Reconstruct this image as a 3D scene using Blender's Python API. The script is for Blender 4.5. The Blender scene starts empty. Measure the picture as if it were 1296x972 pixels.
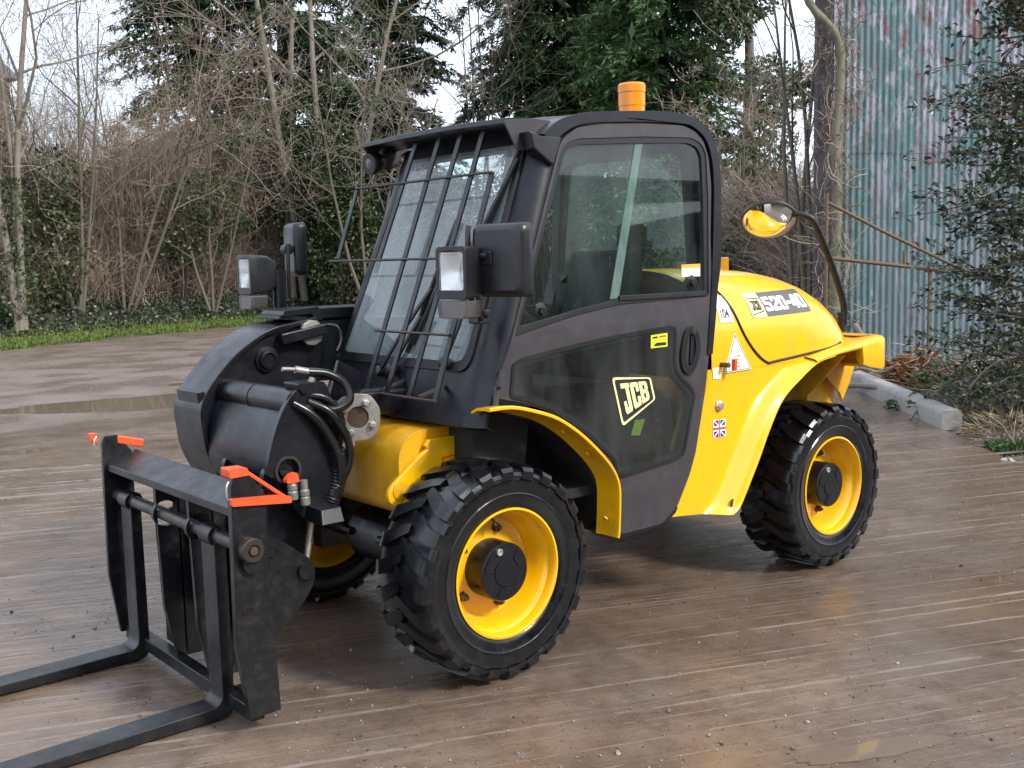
import bpy, bmesh, math, random
from math import sin, cos, pi, radians, sqrt, atan2, hypot
from mathutils import Vector, Matrix, noise as mnoise
from mathutils.geometry import tessellate_polygon

S = bpy.context.scene
COL = S.collection
random.seed(7)

# ------------------------------------------------------------------ camera
CAM = Vector((2.3955, 3.6554, 1.5233))
FW = Vector((-0.640, -0.760, -0.1156)).normalized()
cam_d = bpy.data.cameras.new('camera')
cam_d.sensor_fit = 'HORIZONTAL'
cam_d.sensor_width = 36.0
cam_d.lens = 1351.03 / 1296 * 36.0
cam_d.clip_start = 0.05
cam_d.clip_end = 4000
cam = bpy.data.objects.new('camera', cam_d)
COL.objects.link(cam)
_rt = FW.cross(Vector((0, 0, 1))).normalized()
_up = _rt.cross(FW)
_r = -0.0239
RT = _rt * cos(_r) + _up * sin(_r)
UP = _rt * -sin(_r) + _up * cos(_r)
cam.matrix_world = Matrix(((RT.x, UP.x, -FW.x, CAM.x), (RT.y, UP.y, -FW.y, CAM.y),
                           (RT.z, UP.z, -FW.z, CAM.z), (0, 0, 0, 1)))
S.camera = cam

# ------------------------------------------------------------------ sky and sun (bright, thin overcast)
SUN_EL = radians(38)
SUN_AZ = atan2(1.0, -0.30)            # direction towards the sun in the XY plane
wd = bpy.data.worlds.new('World')
S.world = wd
wd.use_nodes = True
nt = wd.node_tree
nt.nodes.clear()
wo = nt.nodes.new('ShaderNodeOutputWorld')
bg = nt.nodes.new('ShaderNodeBackground')
sky = nt.nodes.new('ShaderNodeTexSky')
sky.sky_type = 'NISHITA'
sky.sun_disc = False
sky.sun_elevation = SUN_EL
sky.sun_rotation = pi / 2 - SUN_AZ
sky.air_density = 1.0
sky.dust_density = 3.0
sky.ozone_density = 1.0
hsv = nt.nodes.new('ShaderNodeHueSaturation')
hsv.inputs['Saturation'].default_value = 0.6
hsv.inputs['Value'].default_value = 1.1
mixw = nt.nodes.new('ShaderNodeMix')
mixw.data_type = 'RGBA'
# thin cloud veil over the whole dome
tc = nt.nodes.new('ShaderNodeTexCoord')
cn = nt.nodes.new('ShaderNodeTexNoise')
cn.inputs['Scale'].default_value = 2.2
cn.inputs['Detail'].default_value = 6
cr_ = nt.nodes.new('ShaderNodeValToRGB')
cr_.color_ramp.elements[0].position = 0.30
cr_.color_ramp.elements[0].color = (0.45, 0.45, 0.45, 1)
cr_.color_ramp.elements[1].position = 0.60
cr_.color_ramp.elements[1].color = (0.95, 0.95, 0.95, 1)
nt.links.new(tc.outputs['Generated'], cn.inputs['Vector'])
nt.links.new(cn.outputs['Fac'], cr_.inputs['Fac'])
nt.links.new(cr_.outputs['Color'], mixw.inputs['Factor'])
nt.links.new(sky.outputs['Color'], hsv.inputs['Color'])
nt.links.new(hsv.outputs['Color'], mixw.inputs['A'])
mixw.inputs['B'].default_value = (7.8, 8.7, 10.2, 1)
nt.links.new(mixw.outputs['Result'], bg.inputs['Color'])
bg.inputs['Strength'].default_value = 0.10
nt.links.new(bg.outputs['Background'], wo.inputs['Surface'])

sun_d = bpy.data.lights.new('sun', 'SUN')
sun_d.energy = 2.0
sun_d.angle = radians(10)
sun_d.color = (1.0, 0.95, 0.88)
sun = bpy.data.objects.new('sun', sun_d)
COL.objects.link(sun)
sd = Vector((cos(SUN_AZ) * cos(SUN_EL), sin(SUN_AZ) * cos(SUN_EL), sin(SUN_EL)))
sun.rotation_euler = sd.to_track_quat('Z', 'Y').to_euler()
sun.location = sd * 30

S.view_settings.view_transform = 'Standard'
S.view_settings.look = 'None'
S.view_settings.gamma = 1
S.view_settings.exposure = 1.06
S.view_settings.use_curve_mapping = False
S.render.engine = 'CYCLES'
S.cycles.use_denoising = True
S.cycles.max_bounces = 10
S.cycles.transparent_max_bounces = 24
S.cycles.caustics_reflective = False
S.cycles.caustics_refractive = False

# ------------------------------------------------------------------ materials
MATS = {}
class NT:
    def __init__(self, name):
        self.m = bpy.data.materials.new(name)
        self.m.use_nodes = True
        self.t = self.m.node_tree
        self.p = self.t.nodes['Principled BSDF']
        self.out = self.t.nodes['Material Output']
        self._tc = None
    def n(self, kind, **kw):
        nd = self.t.nodes.new('ShaderNode' + kind)
        for k, v in kw.items():
            if k in nd.inputs.keys(): nd.inputs[k].default_value = v
            else: setattr(nd, k, v)
        return nd
    def l(self, a, b): self.t.links.new(a, b)
    def co(self, kind='Object'):
        if self._tc is None: self._tc = self.n('TexCoord')
        return self._tc.outputs[kind]
    def mapped(self, scale, rot=(0, 0, 0), kind='Object'):
        mp = self.n('Mapping')
        mp.inputs['Scale'].default_value = scale
        mp.inputs['Rotation'].default_value = rot
        self.l(self.co(kind), mp.inputs['Vector'])
        return mp.outputs['Vector']
    def noise(self, scale, detail=4, rough=0.55, vec=None, dist=0.0):
        nd = self.n('TexNoise', Scale=scale, Detail=detail, Roughness=rough, Distortion=dist)
        self.l(vec if vec is not None else self.co(), nd.inputs['Vector'])
        return nd.outputs['Fac']
    def ramp(self, fac, *stops):
        nd = self.n('ValToRGB')
        e = nd.color_ramp.elements
        while len(e) < len(stops): e.new(0.5)
        for el, (pos, c) in zip(e, stops):
            el.position = pos
            if not hasattr(c, '__len__'): c = (c, c, c)
            el.color = (*c[:3], 1)
        self.l(fac, nd.inputs['Fac'])
        return nd.outputs['Color']
    def mix(self, fac, a, b, blend='MIX'):
        nd = self.n('Mix', data_type='RGBA', blend_type=blend)
        for s, v in (('Factor', fac), ('A', a), ('B', b)):
            if hasattr(v, 'is_linked') or hasattr(v, 'links'): self.l(v, nd.inputs[s])
            elif hasattr(v, '__len__'): nd.inputs[s].default_value = (*v[:3], 1)
            else: nd.inputs[s].default_value = v
        return nd.outputs['Result']
    def math(self, op, a, b=0.0, c=0.0):
        nd = self.n('Math', operation=op)
        for i, v in enumerate((a, b, c)):
            if hasattr(v, 'links'): self.l(v, nd.inputs[i])
            else: nd.inputs[i].default_value = v
        return nd.outputs[0]
    def set(self, key, v):
        if hasattr(v, 'links'): self.l(v, self.p.inputs[key])
        elif hasattr(v, '__len__'): self.p.inputs[key].default_value = (*v[:3], 1)
        else: self.p.inputs[key].default_value = v
    def bump(self, h, strength=0.3, dist=0.01, prev=None):
        nd = self.n('Bump', Strength=strength, Distance=dist)
        self.l(h, nd.inputs['Height'])
        if prev is not None: self.l(prev, nd.inputs['Normal'])
        self.l(nd.outputs['Normal'], self.p.inputs['Normal'])
        return nd.outputs['Normal']

def paint(name, col, rough=0.4, metal=0.0, dirt=None, dirt_amt=0.5, dirt_scale=6, bump=0.0, bscale=80, spec=0.5, rvar=0.12, coat=0.0, vary=0.12):
    n = NT(name)
    base = n.mix(n.noise(3.0, 5), tuple(c * (1 - vary) for c in col), tuple(min(1, c * (1 + vary)) for c in col))
    if dirt is not None:
        f = n.ramp(n.noise(dirt_scale, 8, 0.7), (0.48, 0.0), (0.75, dirt_amt))
        base = n.mix(f, base, dirt)
    n.set('Base Color', base)
    r = n.noise(9, 6, 0.65)
    n.set('Roughness', n.ramp(r, (0.3, max(0.05, rough - rvar)), (0.7, min(1, rough + rvar))))
    n.set('Metallic', metal)
    n.set('Specular IOR Level', spec)
    if coat:
        n.set('Coat Weight', coat)
        n.set('Coat Roughness', 0.12)
    if bump: n.bump(n.noise(bscale, 3), bump, 0.004)
    MATS[name] = n.m
    return n.m

# ------------------------------------------------------------------ mesh helpers
def tag(o, label=None, cat=None, group=None, kind=None):
    if label: o['label'] = label
    if cat: o['category'] = cat
    if group: o['group'] = group
    if kind: o['kind'] = kind
    return o

def empty(name, loc=(0, 0, 0), rz=0.0, parent=None):
    o = bpy.data.objects.new(name, None)
    o.empty_display_size = 0.2
    o.location = loc
    o.rotation_euler = (0, 0, rz)
    COL.objects.link(o)
    if parent: o.parent = parent
    return o

def mesh_obj(name, v, f, mat, parent=None, bevel=0.0, smooth=None, seg=2, fix=True, solid=0.0, sub=0, mats=None, fm=None):
    me = bpy.data.meshes.new(name)
    me.from_pydata([tuple(p) for p in v], [], f)
    ml = mats if mats else [mat]
    for m in ml: me.materials.append(MATS[m] if isinstance(m, str) else m)
    if fm: me.polygons.foreach_set('material_index', fm)
    if fix:
        bm = bmesh.new(); bm.from_mesh(me)
        bmesh.ops.recalc_face_normals(bm, faces=bm.faces)
        bm.to_mesh(me); bm.free()
    if smooth is not None or bevel:
        me.polygons.foreach_set('use_smooth', [True] * len(me.polygons))
        me.set_sharp_from_angle(angle=radians(smooth if smooth is not None else 32))
    me.update()
    o = bpy.data.objects.new(name, me)
    COL.objects.link(o)
    if parent is not None: o.parent = parent
    if solid:
        md = o.modifiers.new('solid', 'SOLIDIFY'); md.thickness = solid; md.offset = -1
        es = o.modifiers.new('split', 'EDGE_SPLIT'); es.split_angle = radians(42); es.use_edge_sharp = False
    if sub:
        md = o.modifiers.new('sub', 'SUBSURF'); md.levels = md.render_levels = sub
    if bevel:
        md = o.modifiers.new('bevel', 'BEVEL'); md.width = bevel; md.segments = seg
        md.limit_method = 'ANGLE'; md.angle_limit = radians(35); md.harden_normals = True
    return o

class MB:
    """collects simple shapes; build() links them as one mesh object"""
    def __init__(self): self.v = []; self.f = []
    def add(self, v, f):
        b = len(self.v)
        self.v += [Vector(p) for p in v]
        self.f += [tuple(i + b for i in q) for q in f]
        return self
    def box(self, c, s, rot=None):
        x, y, z = (k / 2 for k in s)
        vs = [Vector(p) for p in ((-x,-y,-z),(x,-y,-z),(x,y,-z),(-x,y,-z),(-x,-y,z),(x,-y,z),(x,y,z),(-x,y,z))]
        if rot is not None:
            R = rot if isinstance(rot, Matrix) else Matrix.Rotation(rot[2], 3, 'Z') @ Matrix.Rotation(rot[1], 3, 'Y') @ Matrix.Rotation(rot[0], 3, 'X')
            vs = [R @ p for p in vs]
        c = Vector(c)
        return self.add([p + c for p in vs], [(0,3,2,1),(4,5,6,7),(0,1,5,4),(1,2,6,5),(2,3,7,6),(3,0,4,7)])
    def bar(self, a, b, w, h, upv=(0, 0, 1)):
        a, b = Vector(a), Vector(b)
        d = (b - a); L = d.length; d.normalize()
        s = d.cross(Vector(upv))
        if s.length < 1e-4: s = d.cross(Vector((1, 0, 0)))
        s.normalize(); u = s.cross(d)
        R = Matrix((d, s, u)).transposed()
        return self.box((a + b) / 2, (L, w, h), R)
    def tube(self, path, r, n=10, cap=True, closed=False):
        P = [Vector(p) for p in path]
        m = len(P)
        rr = r if hasattr(r, '__len__') else [r] * m
        rings = []
        prev = None
        for i in range(m):
            if closed: t = (P[(i + 1) % m] - P[i - 1])
            else: t = (P[min(i + 1, m - 1)] - P[max(i - 1, 0)])
            if t.length < 1e-9: t = Vector((0, 0, 1))
            t.normalize()
            if prev is None:
                a = Vector((0, 0, 1)) if abs(t.z) < 0.9 else Vector((1, 0, 0))
                u = t.cross(a).normalized()
            else:
                u = (prev - t * prev.dot(t))
                u = u.normalized() if u.length > 1e-6 else t.orthogonal().normalized()
            prev = u
            w = t.cross(u)
            rings.append([P[i] + (u * cos(2 * pi * k / n) + w * sin(2 * pi * k / n)) * rr[i] for k in range(n)])
        v = [p for q in rings for p in q]
        f = []
        for i in range(m if closed else m - 1):
            j = (i + 1) % m
            for k in range(n):
                f.append((i * n + k, i * n + (k + 1) % n, j * n + (k + 1) % n, j * n + k))
        if cap and not closed:
            f.append(tuple(range(n))[::-1]); f.append(tuple((m - 1) * n + k for k in range(n)))
        return self.add(v, f)
    def lathe(self, prof, c=(0, 0, 0), axis=(0, 1, 0), n=32, closed=False):
        """prof: list of (radius, height along axis)"""
        ax = Vector(axis).normalized()
        u = ax.orthogonal().normalized(); w = ax.cross(u)
        c = Vector(c); v = []; f = []
        m = len(prof)
        for r, h in prof:
            for k in range(n):
                a = 2 * pi * k / n
                v.append(c + ax * h + (u * cos(a) + w * sin(a)) * r)
        for i in range(m if closed else m - 1):
            j = (i + 1) % m
            for k in range(n):
                f.append((i * n + k, i * n + (k + 1) % n, j * n + (k + 1) % n, j * n + k))
        if not closed:
            if prof[0][0] > 1e-6: f.append(tuple(range(n))[::-1])
            if prof[-1][0] > 1e-6: f.append(tuple((m - 1) * n + k for k in range(n)))
        return self.add(v, f)
    def panel(self, outer, holes, m0, m1):
        """flat plate with holes; m0/m1 map 2-D points to the two faces"""
        loops = [list(outer)] + [list(h) for h in holes]
        flat = [p for lp in loops for p in lp]
        tris = tessellate_polygon([[Vector((p[0], p[1], 0)) for p in lp] for lp in loops])
        N = len(flat)
        v = [m0(*p) for p in flat] + [m1(*p) for p in flat]
        f = [tuple(t) for t in tris] + [tuple(i + N for i in t)[::-1] for t in tris]
        b = 0
        for lp in loops:
            k = len(lp)
            for i in range(k):
                j = (i + 1) % k
                f.append((b + i, b + j, b + j + N, b + i + N))
            b += k
        return self.add(v, f)
    def grid(self, rows):
        n = len(rows[0]); v = [p for r in rows for p in r]
        f = [(i * n + k, i * n + k + 1, (i + 1) * n + k + 1, (i + 1) * n + k) for i in range(len(rows) - 1) for k in range(n - 1)]
        return self.add(v, f)
    def build(self, name, mat, parent=None, **kw):
        return mesh_obj(name, self.v, self.f, mat, parent, **kw)

def cr(pts, n=5, closed=False):
    """Catmull-Rom through the points"""
    P = [Vector(p) if len(p) > 2 else Vector((p[0], p[1], 0)) for p in pts]
    m = len(P); out = []
    for i in range(m if closed else m - 1):
        g = (lambda k: P[k % m]) if closed else (lambda k: P[max(0, min(m - 1, k))])
        a, b, c, d = g(i - 1), g(i), g(i + 1), g(i + 2)
        for k in range(n):
            t = k / n
            out.append(0.5 * (2 * b + (c - a) * t + (2 * a - 5 * b + 4 * c - d) * t * t + (3 * b - a - 3 * c + d) * t ** 3))
    if not closed: out.append(P[-1].copy())
    return [tuple(p) for p in out] if len(pts[0]) > 2 else [(p.x, p.y) for p in out]

def rnd(pts, r, n=4):
    """round the corners of a 2-D polygon"""
    out = []; m = len(pts)
    rs = r if hasattr(r, '__len__') else [r] * m
    for i in range(m):
        a, b, c = Vector(pts[i - 1]), Vector(pts[i]), Vector(pts[(i + 1) % m])
        d1, d2 = (a - b), (c - b)
        k = min(rs[i], d1.length * .45, d2.length * .45)
        if k < 1e-5: out.append(tuple(b)); continue
        p, q = b + d1.normalized() * k, b + d2.normalized() * k
        for j in range(n + 1):
            t = j / n
            s = p * (1 - t) ** 2 + b * 2 * t * (1 - t) + q * t * t
            out.append((s.x, s.y))
    return out

def XZ(y):
    return lambda a, b: Vector((a, y, b))
def YZ(x):
    return lambda a, b: Vector((x, a, b))
def arc(cx, cz, r, a0, a1, n=12):
    return [(cx + r * cos(radians(a0 + (a1 - a0) * i / n)), cz + r * sin(radians(a0 + (a1 - a0) * i / n))) for i in range(n + 1)]
def offset_poly(pts, d):
    """move the outline of a polygon inwards by d (either orientation)"""
    area = sum(pts[i - 1][0] * pts[i][1] - pts[i][0] * pts[i - 1][1] for i in range(len(pts)))
    sg = 1 if area > 0 else -1
    out = []
    for i in range(len(pts)):
        a, b, c = Vector(pts[i - 1]), Vector(pts[i]), Vector(pts[(i + 1) % len(pts)])
        e1, e2 = (b - a), (c - b)
        n1 = Vector((-e1.y, e1.x)).normalized(); n2 = Vector((-e2.y, e2.x)).normalized()
        nn = (n1 + n2)
        if nn.length < 1e-6: nn = n1
        nn.normalize()
        out.append(tuple(b + nn * sg * d))
    return out

def text_shape(s, bold=0.0):
    """2-D vertices and faces of a word in the built-in font, scaled to a unit box"""
    cu = bpy.data.curves.new('lettering', 'FONT')
    cu.body = s; cu.offset = bold; cu.resolution_u = 3
    ob = bpy.data.objects.new('lettering', cu)
    COL.objects.link(ob)
    dg = bpy.context.evaluated_depsgraph_get(); dg.update()
    me = bpy.data.meshes.new_from_object(ob.evaluated_get(dg))
    v = [(p.co.x, p.co.y) for p in me.vertices]
    f = [tuple(p.vertices) for p in me.polygons]
    bpy.data.objects.remove(ob); bpy.data.curves.remove(cu); bpy.data.meshes.remove(me)
    x0 = min(p[0] for p in v); x1 = max(p[0] for p in v); y0 = min(p[1] for p in v); y1 = max(p[1] for p in v)
    return [((p[0] - x0) / (x1 - x0), (p[1] - y0) / (y1 - y0)) for p in v], f

def decal(parent, name, quad, mp, mat, off, polys=None, text=None, t=0.0008):
    """thin applied shape; quad = TL, TR, BR, BL in the 2-D plane, shapes given in the unit square"""
    TL, TR, BR, BL = (Vector(q) for q in quad)
    def bil(u, v):
        return (TL * (1 - u) + TR * u) * v + (BL * (1 - u) + BR * u) * (1 - v)
    m0 = lambda a, b: mp(a, b, off)
    m1 = lambda a, b: mp(a, b, off - t)
    mb = MB()
    if text is not None:
        tv, tf = text
        mb.add([m0(*bil(*p)) for p in tv], tf)
    else:
        for pl in polys:
            outer, holes = pl if isinstance(pl, tuple) else (pl, [])
            mb.panel([tuple(bil(*p)) for p in outer], [[tuple(bil(*p)) for p in h] for h in holes], m0, m1)
    return mb.build(name, mat, parent, fix=text is None)

# block letters in the unit box
GLY = {
 'J': ([(0,1),(1,1),(1,.84),(.9,.84),(.9,.1),(.8,0),(.1,0),(0,.1),(0,.42),(.33,.42),(.33,.2),(.5,.2),(.5,.84),(0,.84)], []),
 'C': ([(.1,1),(.9,1),(1,.9),(1,.6),(.64,.6),(.64,.82),(.4,.82),(.4,.18),(.64,.18),(.64,.4),(1,.4),(1,.1),(.9,0),(.1,0),(0,.1),(0,.9)], []),
 'B': ([(0,1),(.85,1),(1,.88),(1,.62),(.9,.51),(1,.4),(1,.12),(.85,0),(0,0)], [[(.38,.82),(.62,.82),(.62,.6),(.38,.6)], [(.38,.42),(.62,.42),(.62,.18),(.38,.18)]]),
 '5': ([(0,1),(.95,1),(.95,.8),(.36,.8),(.36,.64),(.85,.64),(1,.52),(1,.12),(.85,0),(.1,0),(0,.1),(0,.3),(.36,.3),(.36,.19),(.64,.19),(.64,.45),(0,.45)], []),
 '2': ([(.12,1),(.86,1),(1,.88),(1,.55),(.4,.24),(1,.24),(1,0),(0,0),(0,.28),(.64,.62),(.64,.8),(.36,.8),(.36,.66),(0,.66),(0,.88)], []),
 '0': ([(.12,1),(.88,1),(1,.88),(1,.12),(.88,0),(.12,0),(0,.12),(0,.88)], [[(.36,.8),(.64,.8),(.64,.2),(.36,.2)]]),
 '4': ([(.45,1),(.9,1),(.9,.4),(1,.4),(1,.2),(.9,.2),(.9,0),(.55,0),(.55,.2),(0,.2),(0,.42)], [[(.55,.75),(.55,.4),(.35,.4)]]),
 '-': ([(0,.58),(1,.58),(1,.36),(0,.36)], []),
}
def word(s, x0, x1, y0, y1, gap=0.08, widths=None):
    n = len(s); ws = widths or [1] * n
    tot = sum(ws) + gap * (n - 1); out = []; x = 0
    for ch, w in zip(s, ws):
        o, h = GLY[ch]
        fn = lambda p: (x0 + (x1 - x0) * (x + p[0] * w) / tot, y0 + (y1 - y0) * p[1])
        out.append(([fn(p) for p in o], [[fn(p) for p in q] for q in h]))
        x += w + gap
    return out
# ------------------------------------------------------------------ machine materials
paint('yellow', (0.84, 0.445, 0.003), 0.28, dirt=(0.30, 0.17, 0.05), dirt_amt=0.30, dirt_scale=9, coat=0.4, vary=0.05, rvar=0.10)
paint('yellow_shaded', (0.72, 0.36, 0.008), 0.38, dirt=(0.12, 0.06, 0.02), dirt_amt=0.5, dirt_scale=7, vary=0.10)  # darker copy of yellow: front frame's shade is put into the colour, with grime
paint('cab_grey', (0.036, 0.032, 0.037), 0.50, dirt=(0.085, 0.077, 0.075), dirt_amt=0.35, dirt_scale=14, bump=0.08, bscale=300, vary=0.1)
paint('cab_black', (0.006, 0.0065, 0.010), 0.38, dirt=(0.05, 0.047, 0.045), dirt_amt=0.18, dirt_scale=12, bump=0.06, bscale=260, spec=0.38)
paint('boom_black', (0.006, 0.0065, 0.010), 0.33, dirt=(0.055, 0.05, 0.045), dirt_amt=0.16, dirt_scale=20, bump=0.06, bscale=150, spec=0.38)
paint('fork_black', (0.006, 0.0065, 0.009), 0.36, dirt=(0.075, 0.06, 0.05), dirt_amt=0.34, dirt_scale=24, bump=0.12, bscale=120, spec=0.38)
paint('rubber', (0.0045, 0.005, 0.0065), 0.21, dirt=(0.03, 0.027, 0.025), dirt_amt=0.35, dirt_scale=18, bump=0.10, bscale=160, spec=0.5)
paint('seal', (0.006, 0.006, 0.007), 0.5)
paint('plastic', (0.011, 0.011, 0.013), 0.38, bump=0.08, bscale=400, vary=.05)
paint('interior', (0.012, 0.012, 0.013), 0.7)
paint('hose', (0.010, 0.010, 0.012), 0.28)
paint('steel', (0.55, 0.53, 0.50), 0.42, metal=0.8, dirt=(0.22, 0.15, 0.1), dirt_amt=0.6, dirt_scale=40)
paint('pin_rust', (0.085, 0.052, 0.038), 0.6, metal=0.3, dirt=(0.16, 0.07, 0.03), dirt_amt=0.6, dirt_scale=30)
paint('bar_rust', (0.03, 0.022, 0.02), 0.55, dirt=(0.12, 0.05, 0.02), dirt_amt=0.6, dirt_scale=25)
paint('dark_steel', (0.05, 0.042, 0.038), 0.42, metal=0.5, dirt=(0.09, 0.05, 0.03), dirt_amt=0.5, dirt_scale=40)
paint('red_plastic', (0.85, 0.09, 0.02), 0.45, dirt=(0.2, 0.05, 0.02), dirt_amt=0.5, dirt_scale=40)
paint('white_stk', (0.80, 0.79, 0.76), 0.5)
paint('cream', (0.80, 0.74, 0.36), 0.45)
paint('stk_black', (0.015, 0.015, 0.015), 0.5)
paint('stk_grey', (0.10, 0.09, 0.09), 0.4)
paint('stk_green', (0.62, 0.72, 0.03), 0.5)
paint('stk_red', (0.62, 0.04, 0.03), 0.5)
paint('stk_blue', (0.02, 0.03, 0.20), 0.5)
paint('lever_yellow', (0.75, 0.45, 0.01), 0.5)
paint('liner', (0.012, 0.010, 0.009), 0.75, dirt=(0.05, 0.03, 0.02), dirt_amt=0.8, dirt_scale=9)
paint('teal', (0.10, 0.16, 0.15), 0.4)

def glass(name, tint, dirt_col, d0, d1, scale=5.0, ior=1.5, streak=True, refl=1.0):
    n = NT(name)
    n.t.nodes.remove(n.p)
    tr = n.n('BsdfTransparent'); tr.inputs['Color'].default_value = (*tint, 1)
    gl = n.n('BsdfGlossy', Roughness=0.02); gl.inputs['Color'].default_value = (refl, refl, refl, 1)
    fr = n.n('Fresnel', IOR=ior)
    m1 = n.n('MixShader')
    geo = n.n('NewGeometry')          # the inner face of a pane must not reflect totally
    n.l(n.math('MULTIPLY', fr.outputs[0], n.math('SUBTRACT', 1.0, geo.outputs['Backfacing'])), m1.inputs[0]); n.l(tr.outputs[0], m1.inputs[1]); n.l(gl.outputs[0], m1.inputs[2])
    df = n.n('BsdfDiffuse'); df.inputs['Color'].default_value = (*dirt_col, 1)
    v = n.mapped((1.4, 1.4, 0.45)) if streak else n.co()
    d = n.ramp(n.noise(scale, 4, 0.55, v), (0.35, d0), (0.72, d1))
    sp = n.ramp(n.noise(120, 0, 0.5), (0.83, 0.0), (0.86, 0.3))
    dd = n.math('MAXIMUM', d, sp)
    m2 = n.n('MixShader')
    n.l(dd, m2.inputs[0]); n.l(m1.outputs[0], m2.inputs[1]); n.l(df.outputs[0], m2.inputs[2])
    n.l(m2.outputs[0], n.out.inputs['Surface'])
    MATS[name] = n.m
glass('glass_front', (0.80, 0.88, 0.86), (0.62, 0.66, 0.68), 0.10, 0.34, 3.0)
glass('glass_side', (0.76, 0.87, 0.83), (0.5, 0.52, 0.5), 0.0, 0.045, 3.0)
glass('glass_low', (0.62, 0.70, 0.68), (0.26, 0.27, 0.27), 0.0, 0.13, 3.0)
glass('glass_rear', (0.84, 0.92, 0.90), (0.5, 0.52, 0.5), 0.0, 0.03, 3.0)

def simple(name, **kw):
    n = NT(name)
    for k, v in kw.items(): n.set(k.replace('_', ' ').title().replace('Ior', 'IOR'), v)
    MATS[name] = n.m
    return n
simple('chrome', base_color=(0.82, 0.82, 0.83), metallic=1.0, roughness=0.06)
ng = simple('lamp_glass', base_color=(0.95, 0.95, 0.95), roughness=0.04, transmission_weight=0.92)
wv = ng.n('TexWave', Scale=26.0, Distortion=0.0); wv.bands_direction = 'Y'; ng.l(ng.co(), wv.inputs['Vector']); ng.bump(wv.outputs['Fac'], .12, .002)
simple('reflector', base_color=(0.9, 0.9, 0.9), metallic=1.0, roughness=0.22)
simple('amber', base_color=(1.0, 0.31, 0.010), roughness=0.12, transmission_weight=0.15)
simple('amber_dark', base_color=(0.65, 0.10, 0.004), roughness=0.2, transmission_weight=0.2)
simple('indicator', base_color=(0.20, 0.19, 0.18), roughness=0.12, transmission_weight=0.6)
paint('label_orange', (0.8, 0.38, 0.06), 0.5)
glass('teal_glass', (0.45, 0.62, 0.58), (0.30, 0.42, 0.38), 0.25, 0.40, 20.0)
paint('steel_dull', (0.30, 0.29, 0.27), 0.45, metal=0.6, dirt=(0.14, 0.10, 0.07), dirt_amt=0.6, dirt_scale=40)
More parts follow.
